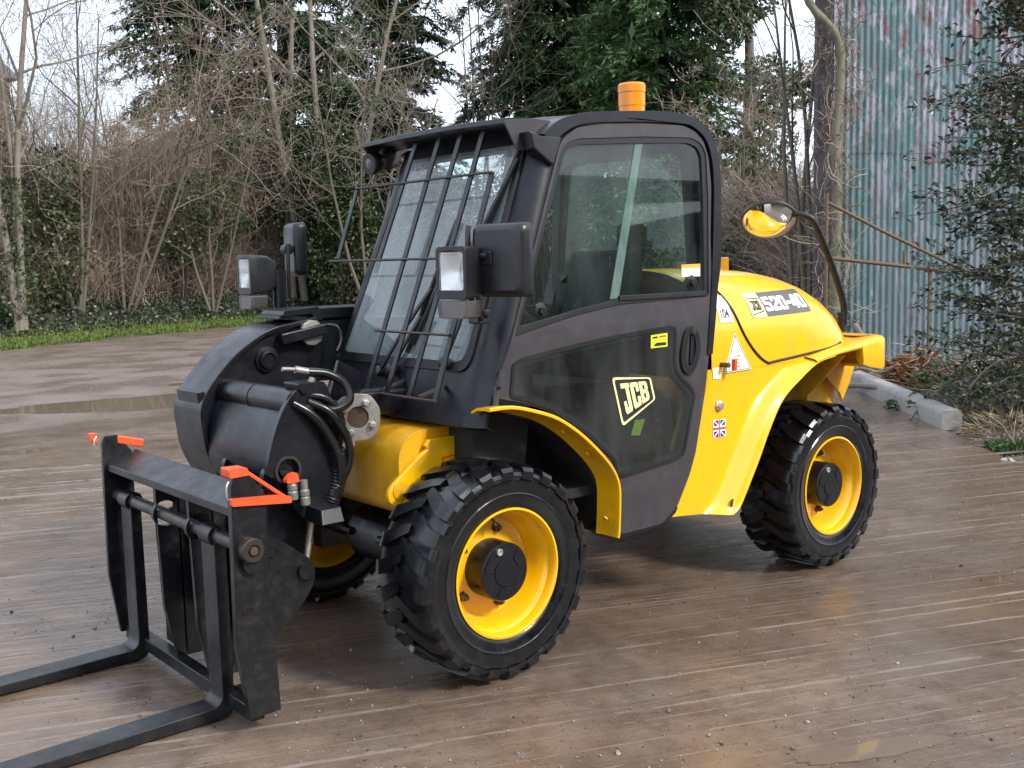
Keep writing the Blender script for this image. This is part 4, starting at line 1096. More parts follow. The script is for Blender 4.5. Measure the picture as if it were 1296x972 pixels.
# ---- quick hitch -----------------------------------------------------
qh = MB()
qh.box((.735, 0, .46), (.12, .52, .46))
hitch = qh.build('quick_hitch', 'fork_black', TH, bevel=.012)
hp_ = cr([(.80, .60), (.70, .585), (.595, .510), (.535, .455), (.530, .385), (.585, .305), (.69, .220), (.80, .20)], 3)
for y in (.30, -.12, -.30):
    MB().panel(hp_, [], XZ(y), XZ(y - .028)).build('hitch_plate', 'fork_black', hitch, bevel=.004)
MB().lathe([(.030, 0), (.030, .016), (.0, .018)], (.568, .300, .430), (0, 1, 0), 20).build('hitch_pin', 'fork_black', hitch, smooth=35)
MB().lathe([(.030, 0), (.030, .016), (.0, .018)], (.70, .300, .54), (0, 1, 0), 20).build('hitch_pin', 'fork_black', hitch, smooth=35)
for y in (.16, -.16):
    MB().panel(rnd([(.64, .80), (.70, .52), (.62, .36), (.50, .42), (.46, .70), (.50, .80)], .03), [], XZ(y + .015), XZ(y - .015)).build('link_plate', 'boom_black', hitch, bevel=.004)
MB().tube([(.50, .27, .64), (.56, .28, .40)], .010, 8).build('hose_pipe', 'steel', hitch, smooth=40)

# ---- fork carriage ---------------------------------------------------
cp = [(.962, .840), (.950, .872), (.900, .872), (.846, .80), (.844, .534), (.836, .335), (.828, .072), (.936, .071), (.969, .315), (.966, .60)]
slot = arc(.912, .632, .040, 0, 340, 14)
car = MB().panel(rnd([(-.566, .740), (.556, .740), (.556, .775), (-.566, .775)], .006), [], lambda a, b: Vector((.945, a, b)), lambda a, b: Vector((.930, a, b)))
rows = [[Vector((.950, y, .735)), Vector((.950, y, .762)), Vector((.835, y, .806)), Vector((.822, y, .800)), Vector((.822, y, .760)), Vector((.835, y, .750)), Vector((.936, y, .725)), Vector((.950, y, .735))] for y in (-.555, 0, .548)]
carriage = MB().grid(rows)
carriage.add(rows[0][:-1], [tuple(range(7))]); carriage.add(rows[-1][:-1], [tuple(range(7))])
carriage = carriage.build('fork_carriage', 'fork_black', TH, bevel=.004)
for y0, y1 in ((.548, .578), (-.578, -.556)):
    MB().panel(cp, [], XZ(y1), XZ(y0)).build('end_plate', 'fork_black', carriage, bevel=.003)
for y in (-.10, .19):
    MB().panel([(.940, .735), (.930, .28), (.890, .08), (.790, .08), (.80, .72)], [arc(.905, .632, .048, 0, 340, 14)], XZ(y), XZ(y - .022)).build('centre_plate', 'fork_black', carriage, bevel=.003)
MB().panel([(-.165, .575), (-.20, .55), (-.265, .465), (-.275, .44), (-.275, .095), (-.10, .095), (-.10, .72), (-.125, .70)], [], lambda a, b: Vector((.862, a, b)), lambda a, b: Vector((.850, a, b))).build('web_plate', 'fork_black', carriage, bevel=.003)
MB().panel([(.165, .575), (.20, .55), (.265, .465), (.275, .44), (.275, .095), (.19, .095), (.19, .72)], [], lambda a, b: Vector((.862, a, b)), lambda a, b: Vector((.850, a, b))).build('web_plate', 'fork_black', carriage, bevel=.003)
MB().box((.893, -.01, .068), (.05, 1.10, .05)).build('cross_bar', 'fork_black', carriage, bevel=.004)
MB().box((.853, .45, .098), (.06, .20, .012)).build('bar_gusset', 'fork_black', carriage, bevel=.003)
MB().tube([(.914, -.60, .632), (.914, .585, .632)], .0235, 20).build('pivot_bar', 'dark_steel', carriage, smooth=40)
MB().lathe([(.040, 0), (.040, .034), (.036, .038), (.020, .038), (.018, .031), (0, .031)], (.914, .578, .632), (0, 1, 0), 28).build('bar_collar', 'dark_steel', carriage, smooth=35)
MB().lathe([(.014, .032), (.014, .042), (0, .043)], (.914, .578, .632), (0, 1, 0), 10).build('bar_bolt', 'pin_rust', carriage, smooth=35)
MB().lathe([(.030, 0), (.030, .02), (0, .021)], (.912, .578, .585), (0, 1, 0), 20).build('bar_stop', 'fork_black', carriage, smooth=35)
def fork(yc, w=.105):
    t = .042
    prof = [(.934 + .0, .60), (.934, .10)] + [(.934 + .055 - .055 * cos(a), .10 - .055 * sin(a) + .0) for a in [pi / 2 * k / 6 for k in range(1, 7)]]
    pr = [(.934, .645), (.934, .090), (.938, .070), (.950, .056), (.965, .050), (2.02, .036), (2.06, .026), (2.06, .016), (1.2, .006), (.95, .004), (.918, .008), (.900, .022), (.892, .045), (.892, .645), (.904, .662), (.922, .662)]
    fo_ = MB().panel([(a, b) for a, b in pr], [], XZ(yc + w / 2), XZ(yc - w / 2)).build('fork', 'fork_black', carriage, bevel=.005)
    MB().lathe([(.024, -.001), (.036, -.001), (.036, w * .8), (.024, w * .8)], (.914, yc - w * .4, .632), (0, 1, 0), 24, closed=True).build('fork_eye', 'fork_black', fo_, bevel=.002)
    return fo_
fork(.315); fork(-.425)
# red locking levers
def lever(y0, y1):
    b = [(.968, .868), (.895, .870), (.760, .776), (.760, .757), (.962, .779)]
    hole_ = [(.930, .842), (.893, .842), (.835, .797), (.930, .805)]
    m = MB().panel(rnd([(.968, .779), (.968, .803), (.800, .790), (.760, .778), (.760, .757)], .006), [], XZ(y1), XZ(y0))
    l_ = m.build('locking_lever', 'red_plastic', carriage, bevel=.003)
    MB().panel(rnd([(.966, .866), (.966, .895), (.905, .893), (.90, .868)], .005), [], XZ(y0 + .008), XZ(y0 - .055)).build('lever_loop', 'red_plastic', l_, bevel=.003)
    MB().bar((.91, y0 - .02, .884), (.775, y1 - .02, .775), .040, .012, (0, 0, 1)).build('lever_strap', 'red_plastic', l_, bevel=.003)
    MB().tube(cr([(.975, y1, .86), (.985, y1 + .005, .845), (.985, y1 + .005, .81), (.975, y1, .80)], 5), .003, 6).build('clip_ring', 'steel', l_)
lever(.575, .592)
fl2 = MB().panel(rnd([(.975, .850), (1.00, .850), (1.00, .885), (.975, .885)], .004), [], XZ(-.565), XZ(-.60)).build('locking_lever', 'red_plastic', carriage, bevel=.003)
MB().bar((.91, -.575, .856), (.80, -.560, .826), .035, .030, (0, 0, 1)).build('lever_strap', 'red_plastic', fl2, bevel=.004)
MB().tube(cr([(.985, -.55, .875), (.995, -.545, .86), (.995, -.545, .83), (.985, -.55, .815)], 5), .003, 6).build('clip_ring', 'steel', fl2)
# ================================================================== the place
import numpy as np
rng = np.random.default_rng(11)

def survey(deg, dist):
    """ground position: bearing (degrees right of the road-side view line) and distance from the standing point"""
    h = Vector((FW.x, FW.y)).normalized(); r = Vector((h.y, -h.x))
    a = radians(deg)
    p = Vector((CAM.x, CAM.y)) + (h * cos(a) + r * sin(a)) * dist
    return p

def np_mesh(name, V, F, mat, parent=None, smooth=False, kind=None):
    V = np.asarray(V, dtype=np.float32); F = np.asarray(F, dtype=np.int32)
    me = bpy.data.meshes.new(name)
    me.vertices.add(len(V)); me.vertices.foreach_set('co', V.ravel())
    k = F.shape[1]
    me.loops.add(F.size); me.loops.foreach_set('vertex_index', F.ravel())
    me.polygons.add(len(F))
    me.polygons.foreach_set('loop_start', np.arange(0, F.size, k, dtype=np.int32))
    me.polygons.foreach_set('loop_total', np.full(len(F), k, dtype=np.int32))
    if smooth: me.polygons.foreach_set('use_smooth', np.ones(len(F), dtype=bool))
    me.update(calc_edges=True); me.validate()
    me.materials.append(MATS[mat])
    o = bpy.data.objects.new(name, me); COL.objects.link(o)
    if parent is not None: o.parent = parent
    if kind: o['kind'] = kind
    return o

def unit(a): return a / np.maximum(np.linalg.norm(a, axis=-1, keepdims=True), 1e-9)

def strands(P, R):
    """P (n,k,3) polylines, R (n,k) radii -> three-sided tubes"""
    P = np.asarray(P, float); n, k, _ = P.shape
    T = np.empty_like(P); T[:, 1:-1] = P[:, 2:] - P[:, :-2]; T[:, 0] = P[:, 1] - P[:, 0]; T[:, -1] = P[:, -1] - P[:, -2]
    T = unit(T)
    ref = unit(rng.normal(size=(n, 1, 3)))
    U = unit(np.cross(T, np.broadcast_to(ref, T.shape))); Wv = np.cross(T, U)
    V = np.stack([P + (U * cos(a) + Wv * sin(a)) * R[..., None] for a in (0, 2.0944, 4.18879)], axis=2)
    idx = np.arange(n * k * 3).reshape(n, k, 3)
    F = [np.stack([idx[:, :-1, j], idx[:, :-1, (j + 1) % 3], idx[:, 1:, (j + 1) % 3], idx[:, 1:, j]], -1).reshape(-1, 4) for j in range(3)]
    return V.reshape(-1, 3), np.concatenate(F)

def leaves(base, dirn, nrm, L, Wd, fold=0.0):
    """diamond leaves; with fold the two halves bend about the midrib"""
    base = np.asarray(base, float); n = len(base)
    d = unit(dirn); s = unit(np.cross(d, nrm)); m = np.cross(s, d)
    L = np.broadcast_to(L, (n,))[:, None]; Wd = np.broadcast_to(Wd, (n,))[:, None]
    mid = base + d * L * 0.48
    tip = base + d * L
    l = mid + s * Wd * .5 + m * Wd * fold; r = mid - s * Wd * .5 + m * Wd * fold
    V = np.stack([base, l, tip, r], 1).reshape(-1, 3)
    i = np.arange(n) * 4
    F = np.concatenate([np.stack([i, i + 1, i + 2], 1), np.stack([i, i + 2, i + 3], 1)])
    return V, F

def join(parts):
    Vs, Fs, b = [], [], 0
    for V, F in parts:
        Vs.append(V); Fs.append(np.asarray(F) + b); b += len(V)
    return np.concatenate(Vs), np.concatenate(Fs)

# ------------------------------------------------------------------ ground materials
KD = Vector((.690, .724)); K0 = Vector((-6.20, -.85)); KN = Vector((-.724, .690))     # kerb line, outwards normal
def ground_mat():
    n = NT('concrete')
    mp = n.n('Mapping'); mp.inputs['Rotation'].default_value = (0, 0, -radians(157)); n.l(n.co(), mp.inputs['Vector'])
    def aniso(sx, sy, scale, det=4, rough=.6, dist=0.0):
        v = n.n('VectorMath', operation='MULTIPLY'); n.l(mp.outputs[0], v.inputs[0]); v.inputs[1].default_value = (sx, sy, 1)
        return n.noise(scale, det, rough, v.outputs[0], dist)
    sx = n.n('SeparateXYZ'); n.l(n.co(), sx.inputs[0])
    big = n.noise(.50, 4, .55)                          # wetness at yard scale
    blot = n.noise(2.3, 6, .62)
    grit = n.noise(75, 5, .72)
    def lines(sxx, scale, wid, dist=0.6):
        f = aniso(sxx, 1.0, scale, 2, .45, dist)
        return n.ramp(n.math('ABSOLUTE', n.math('SUBTRACT', f, .5)), (0.0, 1.0), (wid, 0.0))
    l1 = lines(.022, 4.2, .030, .15)                         # tamped ridges
    l2 = lines(.030, 10.5, .040, .2)
    l3 = lines(.050, 34.0, .10, .2)
    brk = n.ramp(n.noise(1.7, 5, .65), (.40, 0.0), (.60, 1.0))
    brk2 = n.ramp(n.noise(9.0, 4, .65), (.36, .1), (.62, 1.0))
    ridge = n.math('MULTIPLY', n.math('MAXIMUM', n.math('MULTIPLY', l1, 1.0), n.math('MAXIMUM', n.math('MULTIPLY', l2, .80), n.math('MULTIPLY', l3, .32))), n.math('MULTIPLY', brk2, n.math('ADD', .35, n.math('MULTIPLY', brk, .65))))
    film = aniso(.45, 1.0, 1.3, 6, .62, .5)
    wet = n.math('ADD', n.math('MULTIPLY', big, .45), n.math('MULTIPLY', film, .55))
    wetm = n.ramp(wet, (.40, 0.0), (.55, 1.0))          # 1 = standing film of water
    far = n.ramp(n.math('ADD', n.math('MULTIPLY', sx.outputs['Y'], -.085), n.math('MULTIPLY', big, .25)), (.62, 0.0), (.86, 1.0))
    col = n.mix(n.ramp(n.math('ADD', n.math('MULTIPLY', blot, .6), n.math('MULTIPLY', n.noise(11, 6, .7), .4)), (.36, 0.0), (.62, 1.0)), (.084, .053, .036), (.205, .147, .108))
    col = n.mix(n.math('MULTIPLY', wetm, .50), col, (.098, .065, .044))
    col = n.mix(n.ramp(n.noise(1.1, 5, .6), (.52, 0.0), (.74, .5)), col, (.185, .115, .065))
    col = n.mix(n.ramp(n.noise(.9, 4, .6), (.30, .5), (.48, 0.0)), col, (.150, .136, .128))
    col = n.mix(n.math('MULTIPLY', ridge, .30), col, (.34, .28, .245))
    col = n.mix(n.ramp(grit, (.30, .55), (.46, 0.0)), col, (.070, .052, .042))
    mud = n.mix(n.noise(3.5, 6, .65), (.135, .098, .080), (.205, .160, .135))
    col = n.mix(far, col, mud)
    spk = n.ramp(n.noise(190, 1, .5), (.745, 0.0), (.765, .7))
    col = n.mix(spk, col, (.46, .42, .39))
    n.set('Base Color', col)
    r0 = n.ramp(n.math('ADD', n.math('MULTIPLY', grit, .5), n.math('MULTIPLY', blot, .5)), (.35, .13), (.65, .32))
    r1 = n.mix(n.math('MULTIPLY', wetm, n.math('SUBTRACT', 1.0, n.math('MULTIPLY', ridge, .8))), r0, (.035, .035, .035))
    r1 = n.mix(far, r1, n.ramp(n.noise(1.1, 4, .5), (.42, .22), (.6, .55)))
    n.set('Roughness', r1)
    n.set('Specular IOR Level', .5)
    flat = n.math('SUBTRACT', 1.0, n.math('MULTIPLY', wetm, .80))
    peb = n.noise(26, 6, .75)
    b1 = n.bump(n.math('MULTIPLY', ridge, n.math('SUBTRACT', 1.0, n.math('MULTIPLY', far, .7))), .35, .006)
    n.bump(n.math('MULTIPLY', n.math('ADD', n.math('MULTIPLY', grit, .8), n.math('ADD', peb, n.math('MULTIPLY', blot, .6))), flat), .42, .009, b1)
    MATS['concrete'] = n.m
ground_mat()
def soil_mat(name, a, b, c, rough=.9):
    n = NT(name)
    col = n.mix(n.noise(2.2, 6, .65), a, b)
    col = n.mix(n.ramp(n.noise(28, 5, .7), (.45, 0), (.7, .8)), col, c)
    n.set('Base Color', col); n.set('Roughness', rough)
    b1 = n.bump(n.noise(22, 6, .75), .8, .03)
    MATS[name] = n.m
soil_mat('soil', (.085, .062, .050), (.15, .115, .095), (.21, .175, .15))
soil_mat('verge_soil', (.05, .045, .025), (.075, .065, .035), (.10, .09, .05))
soil_mat('field', (.06, .075, .03), (.09, .09, .045), (.11, .10, .05))

def leafmat(name, dark, light, rough=.5, spec=.4, trans=.25, island=.7):
    n = NT(name)
    g = n.n('NewGeometry')
    f = n.math('ADD', n.math('MULTIPLY', g.outputs['Random Per Island'], island), n.math('MULTIPLY', n.noise(.9, 4, .6), 1 - island + .15))
    n.set('Base Color', n.ramp(f, (.18, dark), (.95, light)))
    n.set('Roughness', rough); n.set('Specular IOR Level', spec)
    if trans:
        tl = n.n('BsdfTranslucent'); n.l(n.ramp(f, (.18, dark), (.95, light)), tl.inputs['Color'])
        mx = n.n('MixShader'); mx.inputs[0].default_value = trans
        n.l(n.p.outputs[0], mx.inputs[1]); n.l(tl.outputs[0], mx.inputs[2]); n.l(mx.outputs[0], n.out.inputs['Surface'])
    MATS[name] = n.m
leafmat('conifer_leaf', (.014, .030, .014), (.085, .150, .058), .6, .3)
leafmat('conifer_leaf_bright', (.022, .050, .020), (.150, .255, .095), .6, .3)
leafmat('ivy_leaf', (.018, .036, .014), (.095, .125, .045), .38, .5)
leafmat('ivy_ground', (.035, .050, .034), (.130, .155, .105), .4, .5)
leafmat('holly_leaf', (.016, .028, .016), (.085, .105, .062), .28, .6, .12)
leafmat('grass_leaf', (.085, .125, .028), (.225, .295, .080), .55, .3, .35)
leafmat('dead_leaf', (.070, .040, .022), (.240, .150, .085), .8, .2, .2)
leafmat('dead_fern', (.13, .055, .018), (.30, .14, .05), .8, .2, .2)
leafmat('bramble_stem', (.075, .055, .042), (.46, .37, .29), .8, .2, 0)
leafmat('twig_pale', (.16, .13, .10), (.42, .37, .31), .8, .2, 0)
leafmat('weed_leaf', (.03, .070, .018), (.075, .15, .04), .5, .3, .3)
leafmat('straw', (.16, .12, .07), (.36, .29, .18), .8, .2, .2)
def bark(name, a, b, scale=6, moss=None):
    n = NT(name)
    v = n.mapped((1, 1, .25))
    col = n.mix(n.noise(scale, 7, .7, v), a, b)
    if moss: col = n.mix(n.ramp(n.noise(2.5, 5, .6), (.48, 0), (.68, .8)), col, moss)
    n.set('Base Color', col); n.set('Roughness', .85)
    n.bump(n.noise(scale * 3, 6, .7, v), .7, .02)
    MATS[name] = n.m
bark('bark_pale', (.10, .085, .068), (.29, .255, .21), 11, (.13, .13, .06))
bark('bark_dark', (.035, .026, .020), (.085, .065, .050), 6)
bark('bark_grey', (.075, .062, .05), (.19, .155, .125), 7, (.11, .12, .06))
bark('bark_moss', (.10, .088, .062), (.26, .235, .18), 7, (.15, .17, .075))

# ------------------------------------------------------------------ ground sheets
g0 = MB().add([(-900, -900, -.10), (900, -900, -.10), (900, 900, -.10), (-900, 900, -.10)], [(0, 1, 2, 3)]).build('ground', 'field')
tag(g0, kind='structure')
a_, b_ = K0 + KD * 40, K0 - KD * 34
yard = MB().panel([(a_.x, a_.y), (b_.x, b_.y), (-16, -45), (45, -45), (45, 40)], [], lambda x, y: Vector((x, y, 0)), lambda x, y: Vector((x, y, -.12))).build('concrete_yard', 'concrete')
tag(yard, kind='structure')

# tamped ridges standing proud of the slab
paint('ridge_concrete', (.185, .142, .115), .30, dirt=(.10, .07, .05), dirt_amt=.95, dirt_scale=9, bump=.6, bscale=160, vary=.3)
rd_ = Vector((cos(radians(157)), sin(radians(157)))); rq = Vector((-rd_.y, rd_.x))
if rq.y < 0: rq = -rq
rm = MB(); vv_ = -4.6; k_ = 0
while vv_ < 2.7:
    k_ += 1
    rows = []; ph = random.uniform(0, 50); big_ = random.choice((.5, .6, .8, 1.0, 1.7))
    for i in range(250):
        u_ = -4.2 + 12.2 * i / 249
        hgt = .0036 * big_ * min(1.3, max(-.6, .12 + 1.5 * mnoise.noise((u_ * .55, ph, 1)) + .8 * mnoise.noise((u_ * 5, ph, 2)) + .7 * mnoise.noise((u_ * 17, ph, 3))))
        w_ = .0055 * (1 + .45 * mnoise.noise((u_ * 3, ph, 5))) * (.7 + .5 * big_)
        off = .020 * mnoise.noise((u_ * .8, ph, 7)) + .007 * mnoise.noise((u_ * 9, ph, 9))
        c_ = rd_ * u_ + rq * (vv_ + off)
        rows.append([Vector((c_.x + rq.x * a_ * w_, c_.y + rq.y * a_ * w_, z_)) for a_, z_ in ((-2.2, -.0025), (-.35, hgt), (.4, hgt * .85), (2.2, -.0025))])
    rm.grid(rows)
    vv_ += random.uniform(.03, .17)
rg = rm.build('tamped_ridge', 'ridge_concrete', yard, smooth=60, fix=False); rg['kind'] = 'stuff'

# water standing in the hollows
n = NT('water')
n.set('Base Color', (.15, .115, .085)); n.set('Roughness', .05); n.set('IOR', 1.33); n.set('Specular IOR Level', .6)
n.bump(n.noise(9, 2), .02, .01)
MATS['water'] = n.m
def puddle(c, rx, ry, ang, seed, label=None):
    pts = []
    for k in range(64):
        t = 2 * pi * k / 64
        r = 1 + .34 * mnoise.noise((cos(t) * 1.3 + seed, sin(t) * 1.3, seed)) + .16 * mnoise.noise((cos(t) * 4 + seed, sin(t) * 4, 1)) + .07 * mnoise.noise((cos(t) * 11, sin(t) * 11, seed))
        x, y = rx * r * cos(t), ry * r * sin(t)
        pts.append((c[0] + x * cos(ang) - y * sin(ang), c[1] + x * sin(ang) + y * cos(ang)))
    o = MB().panel(pts, [], lambda x, y: Vector((x, y, .0042)), lambda x, y: Vector((x, y, .0005))).build('puddle', 'water')
    tag(o, kind='structure')
RA = radians(157)
puddle((-2.25, -8.25), 1.55, .62, RA, 1.0)
puddle((-4.4, -9.3), 1.3, .5, RA, 9.0)
puddle((-.10, -5.9), .35, .10, RA, 3.0)
puddle((-.44, 1.96), .26, .05, RA, 8.0)

# crumbs and small stones lying on the slab
def stones(nm, pts, size, mat):
    n_ = len(pts)
    base = unit(rng.normal(size=(n_, 6, 3)) * .35 + np.array([[1, 0, 0], [-1, 0, 0], [0, 1, 0], [0, -1, 0], [0, 0, .8], [0, 0, -.5]])[None])
    V = base * size[:, None, None] * rng.uniform(.6, 1.2, (n_, 6, 1)) + pts[:, None, :]
    F0 = np.array([[0, 2, 4], [2, 1, 4], [1, 3, 4], [3, 0, 4], [2, 0, 5], [1, 2, 5], [3, 1, 5], [0, 3, 5]])
    F = (F0[None] + (np.arange(n_) * 6)[:, None, None]).reshape(-1, 3)
    o = np_mesh(nm, V.reshape(-1, 3), F, mat, kind='stuff')
    return o
leafmat('stone_mix', (.05, .042, .036), (.36, .33, .30), .85, .3, 0, 1.0)
pts = []
while len(pts) < 6500:
    deg = random.uniform(-28, 28); d = 2.7 + 15 * random.random() ** 1.6
    p = survey(deg, d)
    if (p - K0).dot(KN) < -.02 and mnoise.noise((p.x * .8, p.y * .8, 0)) > -.15: pts.append((p.x, p.y, .003))
pts = np.array(pts)
gr = stones('grit', pts, rng.choice([.0022, .0035, .005, .009], len(pts), p=[.55, .31, .12, .02]) * rng.uniform(.8, 1.3, len(pts)), 'stone_mix')
tag(gr, 'loose grit and pebbles scattered over the wet concrete', 'grit')

# kerb stones
paint('kerb_concrete', (.30, .285, .275), .85, dirt=(.17, .145, .125), dirt_amt=.75, dirt_scale=5, bump=.35, bscale=90)
kl = ['near kerb stone of pale concrete, its square end showing', 'second kerb stone of the row, partly behind the rear wheel', 'far kerb stone of the row, behind the rear mudguard']
s = 0
for i, L in enumerate((1.32, 1.30, 1.30, 1.3)):
    c = K0 - KD * (s + L / 2) + KN * .07
    pr = rnd([(-.085, -.1), (.085, -.1), (.085, .145), (.07, .165), (-.06, .165), (-.085, .13)], .016, 3)
    jit = random.uniform(-.006, .006)
    m = MB().panel(pr, [], lambda u, v: Vector((c.x + KN.x * (u + jit) - KD.x * L / 2, c.y + KN.y * (u + jit) - KD.y * L / 2, v)), lambda u, v: Vector((c.x + KN.x * (u + jit) + KD.x * L / 2, c.y + KN.y * (u + jit) + KD.y * L / 2, v)))
    o = m.build('kerb_stone', 'kerb_concrete', bevel=.008)
    tag(o, (kl + ['last kerb stone of the row, behind the yellow tail'])[i], 'kerb', 'kerb stones along the slab edge')
    s += L + .012

# soil beside the slab, rising to the shed
def soil_z(u, d):
    return -.045 + min(d, .6) * .10 + max(0, d - .6) * .055 + .05 * mnoise.noise((u * .9, d * .9, 0)) * min(1, d * 2) + .025 * mnoise.noise((u * 4, d * 4, 3)) * min(1, d * 3)
rows = []
for i in range(70):
    u = -22 + 30 * i / 69
    rows.append([Vector((K0.x + KD.x * u + KN.x * d, K0.y + KD.y * u + KN.y * d, soil_z(u, d))) for d in [-.03, .02, .06, .12, .2, .3, .45, .65, .9, 1.2, 1.6, 2.1, 2.7, 3.4, 4.3, 5.5, 7, 9, 12]])
so = MB().grid(rows).build('soil_bank', 'soil', smooth=60)
tag(so, kind='structure')
def soil_at(p):
    q = Vector((p.x, p.y)) - K0
    return soil_z(q.dot(KD), q.dot(KN))

# verge along the far side of the track
VP = [(-40, 20.0), (-32, 21.2), (-25.6, 22.8), (-20, 25.0), (-13.2, 28.4), (-6, 30), (2, 30), (9, 27), (13, 22), (15.5, 17.5), (17.5, 15.6)]
def verge_at(deg):
    for (a, u), (b, v) in zip(VP, VP[1:]):
        if a <= deg <= b: return u + (v - u) * (deg - a) / (b - a)
    return VP[-1][1]
def verge_h(d): 
    pts = [(0, -.01), (.3, .05), (1.0, .12), (2.0, .34), (3.4, .80), (5, .95), (12, .95)]
    for (a, u), (b, v) in zip(pts, pts[1:]):
        if a <= d <= b: return u + (v - u) * (d - a) / (b - a)
    return .6
rows = []
for i in range(90):
    deg = -40 + 57.5 * i / 89
    r0 = verge_at(deg)
    rr = []
    for d in (-.05, .1, .3, .6, 1.0, 1.5, 2.0, 2.6, 3.2, 4, 5, 7, 12):
        p = survey(deg, r0 + d)
        rr.append(Vector((p.x, p.y, verge_h(max(0, d)) - (.03 if d < 0 else 0) + .04 * mnoise.noise((p.x, p.y, 0)))))
    rows.append(rr)
vg = MB().grid(rows).build('verge', 'verge_soil', smooth=60)
tag(vg, kind='structure')
def vpos(deg, d):
    p = survey(deg, verge_at(deg) + d)
    return p.x, p.y, verge_h(max(0, d))

# grass on the verge
N = 26000
deg = rng.uniform(-31, 14, N); dd = np.abs(rng.normal(.25, .75, N)) * .9
ed = np.array([mnoise.noise((a * .8, 0, 5)) for a in deg])
dd = dd + .25 * ed + .1
B = np.array([vpos(a, max(-.2, b)) for a, b in zip(deg, dd)])
dr = np.stack([rng.normal(0, .45, N), rng.normal(0, .45, N), np.full(N, 1.0)], 1)
V, F = leaves(B - [0, 0, .02], dr, unit(rng.normal(size=(N, 3))), rng.uniform(.05, .15, N) * np.where(dd > 1.2, 1.3, 1.0), rng.uniform(.02, .045, N))
o = np_mesh('verge_grass', V, F, 'grass_leaf', kind='stuff'); tag(o, 'strip of short bright green grass along the track', 'grass')
# ivy and rough growth over the bank behind the grass
N = 30000
deg = rng.uniform(-33, 15, N); dd = rng.uniform(1.1, 4.0, N)
B = np.array([vpos(a, b) for a, b in zip(deg, dd)])
B[:, 2] += np.abs(rng.normal(0, .16, N)) * np.clip((dd - 1.0), .2, 1.2)
dr = rng.normal(size=(N, 3)) * [1, 1, .6]
V, F = leaves(B, dr, unit(rng.normal(0, .6, size=(N, 3)) + [0, 0, 1]), rng.uniform(.06, .13, N), rng.uniform(.05, .10, N), .2)
o = np_mesh('ivy_ground_cover', V, F, 'ivy_ground', kind='stuff'); tag(o, 'dull green ivy covering the bank behind the grass', 'ivy')

# bramble thickets: dry arching stems
def thicket(name, label, n_, degs, depth, height, mat='bramble_stem', r0=.011, spread=1.0, base_d=3.3, k=5, hfun=None):
    dg = rng.uniform(degs[0], degs[1], n_); dp_ = base_d + rng.uniform(0, depth, n_)
    B = np.array([vpos(a, b) for a, b in zip(dg, dp_)])
    h = height * rng.uniform(.25, 1.0, n_) ** .8
    if hfun is not None: h = h * np.array([hfun(a) for a in dg])
    az = rng.uniform(0, 2 * pi, n_); out = rng.uniform(.2, 1.3, n_) * spread
    t = np.linspace(0, 1, k)[None, :]
    P = np.zeros((n_, k, 3))
    up = h[:, None] * (1.55 * t - .62 * t ** 2)
    lat = out[:, None] * t ** 1.6
    P[..., 0] = B[:, :1] + np.cos(az)[:, None] * lat
    P[..., 1] = B[:, 1:2] + np.sin(az)[:, None] * lat
    P[..., 2] = B[:, 2:3] + up
    P += np.cumsum(rng.normal(0, .06, (n_, k, 3)), axis=1) * [1, 1, .7]
    R = (r0 * rng.uniform(.5, 1.15, n_))[:, None] * (1 - .65 * t)
    V1 = strands(P, R)
    # side twigs
    m = n_ * 2
    src = rng.integers(0, n_, m); node = rng.integers(1, k, m)
    S0 = P[src, node]
    d = unit(rng.normal(size=(m, 3)) * [1, 1, .8] + [0, 0, .25])
    L = rng.uniform(.25, .8, m)
    tt = np.linspace(0, 1, 3)[None, :, None]
    Q = S0[:, None, :] + d[:, None, :] * L[:, None, None] * tt + np.cumsum(rng.normal(0, .04, (m, 3, 3)), axis=1)
    V2 = strands(Q, (r0 * .5 * rng.uniform(.5, 1.1, m))[:, None] * np.linspace(1, .4, 3)[None])
    V, F = join([V1, V2])
    o = np_mesh(name, V, F, mat, kind='stuff'); tag(o, label, 'brambles')
    return P
hump = lambda a: .62 + .38 * math.exp(-((a + 16) / 5.5) ** 2) + .10 * mnoise.noise((a * .6, 2, 0))
thicket('bramble_thicket', 'tangled brown bramble thicket behind the grass verge', 8600, (-33, -3), 3.0, 5.0, hfun=hump, r0=.015)
thicket('tall_twigs', 'fine upright twigs rising from the hedge against the sky', 4600, (-31, -10), 3.0, 7.4, base_d=3.0, r0=.009, spread=1.3, hfun=lambda a: .75 + .25 * mnoise.noise((a * .5, 7, 0)))
thicket('low_brambles', 'low tangle of dead stems at the foot of the hedge', 3900, (-33, -4), 1.6, 1.6, base_d=2.6, r0=.012)
thicket('rough_hedge', 'bare twiggy hedge rising behind the cab', 2000, (-4, 9), 2.5, 3.2, base_d=1.5, r0=.015)
thicket('twig_thicket', 'brown twiggy undergrowth between cab and shed', 5600, (7.5, 16.6), 2.6, 4.2, base_d=.8, r0=.012, hfun=lambda a: 1.0 - .045 * (a - 7.5) + .12 * mnoise.noise((a, 1, 0)))

# ------------------------------------------------------------------ shrubs of ivy leaves
def leaf_clump(C, R, n_, L, W_, fold=.25, shell=.55):
    d = unit(rng.normal(size=(n_, 3)))
    r = rng.uniform(shell, 1.0, n_) ** .6
    lump = 1 + .35 * np.array([mnoise.noise(Vector(q) * 2.3 + Vector(C)) for q in d])
    B = np.array(C) + d * np.array(R) * (r * lump)[:, None]
    dr = unit(d * .6 + rng.normal(size=(n_, 3)) * .7 + [0, 0, -.45])
    nm = unit(d + rng.normal(size=(n_, 3)) * .5 + [0, 0, .5])
    return leaves(B, dr, nm, rng.uniform(.7, 1.25, n_) * L, rng.uniform(.7, 1.2, n_) * W_, fold)

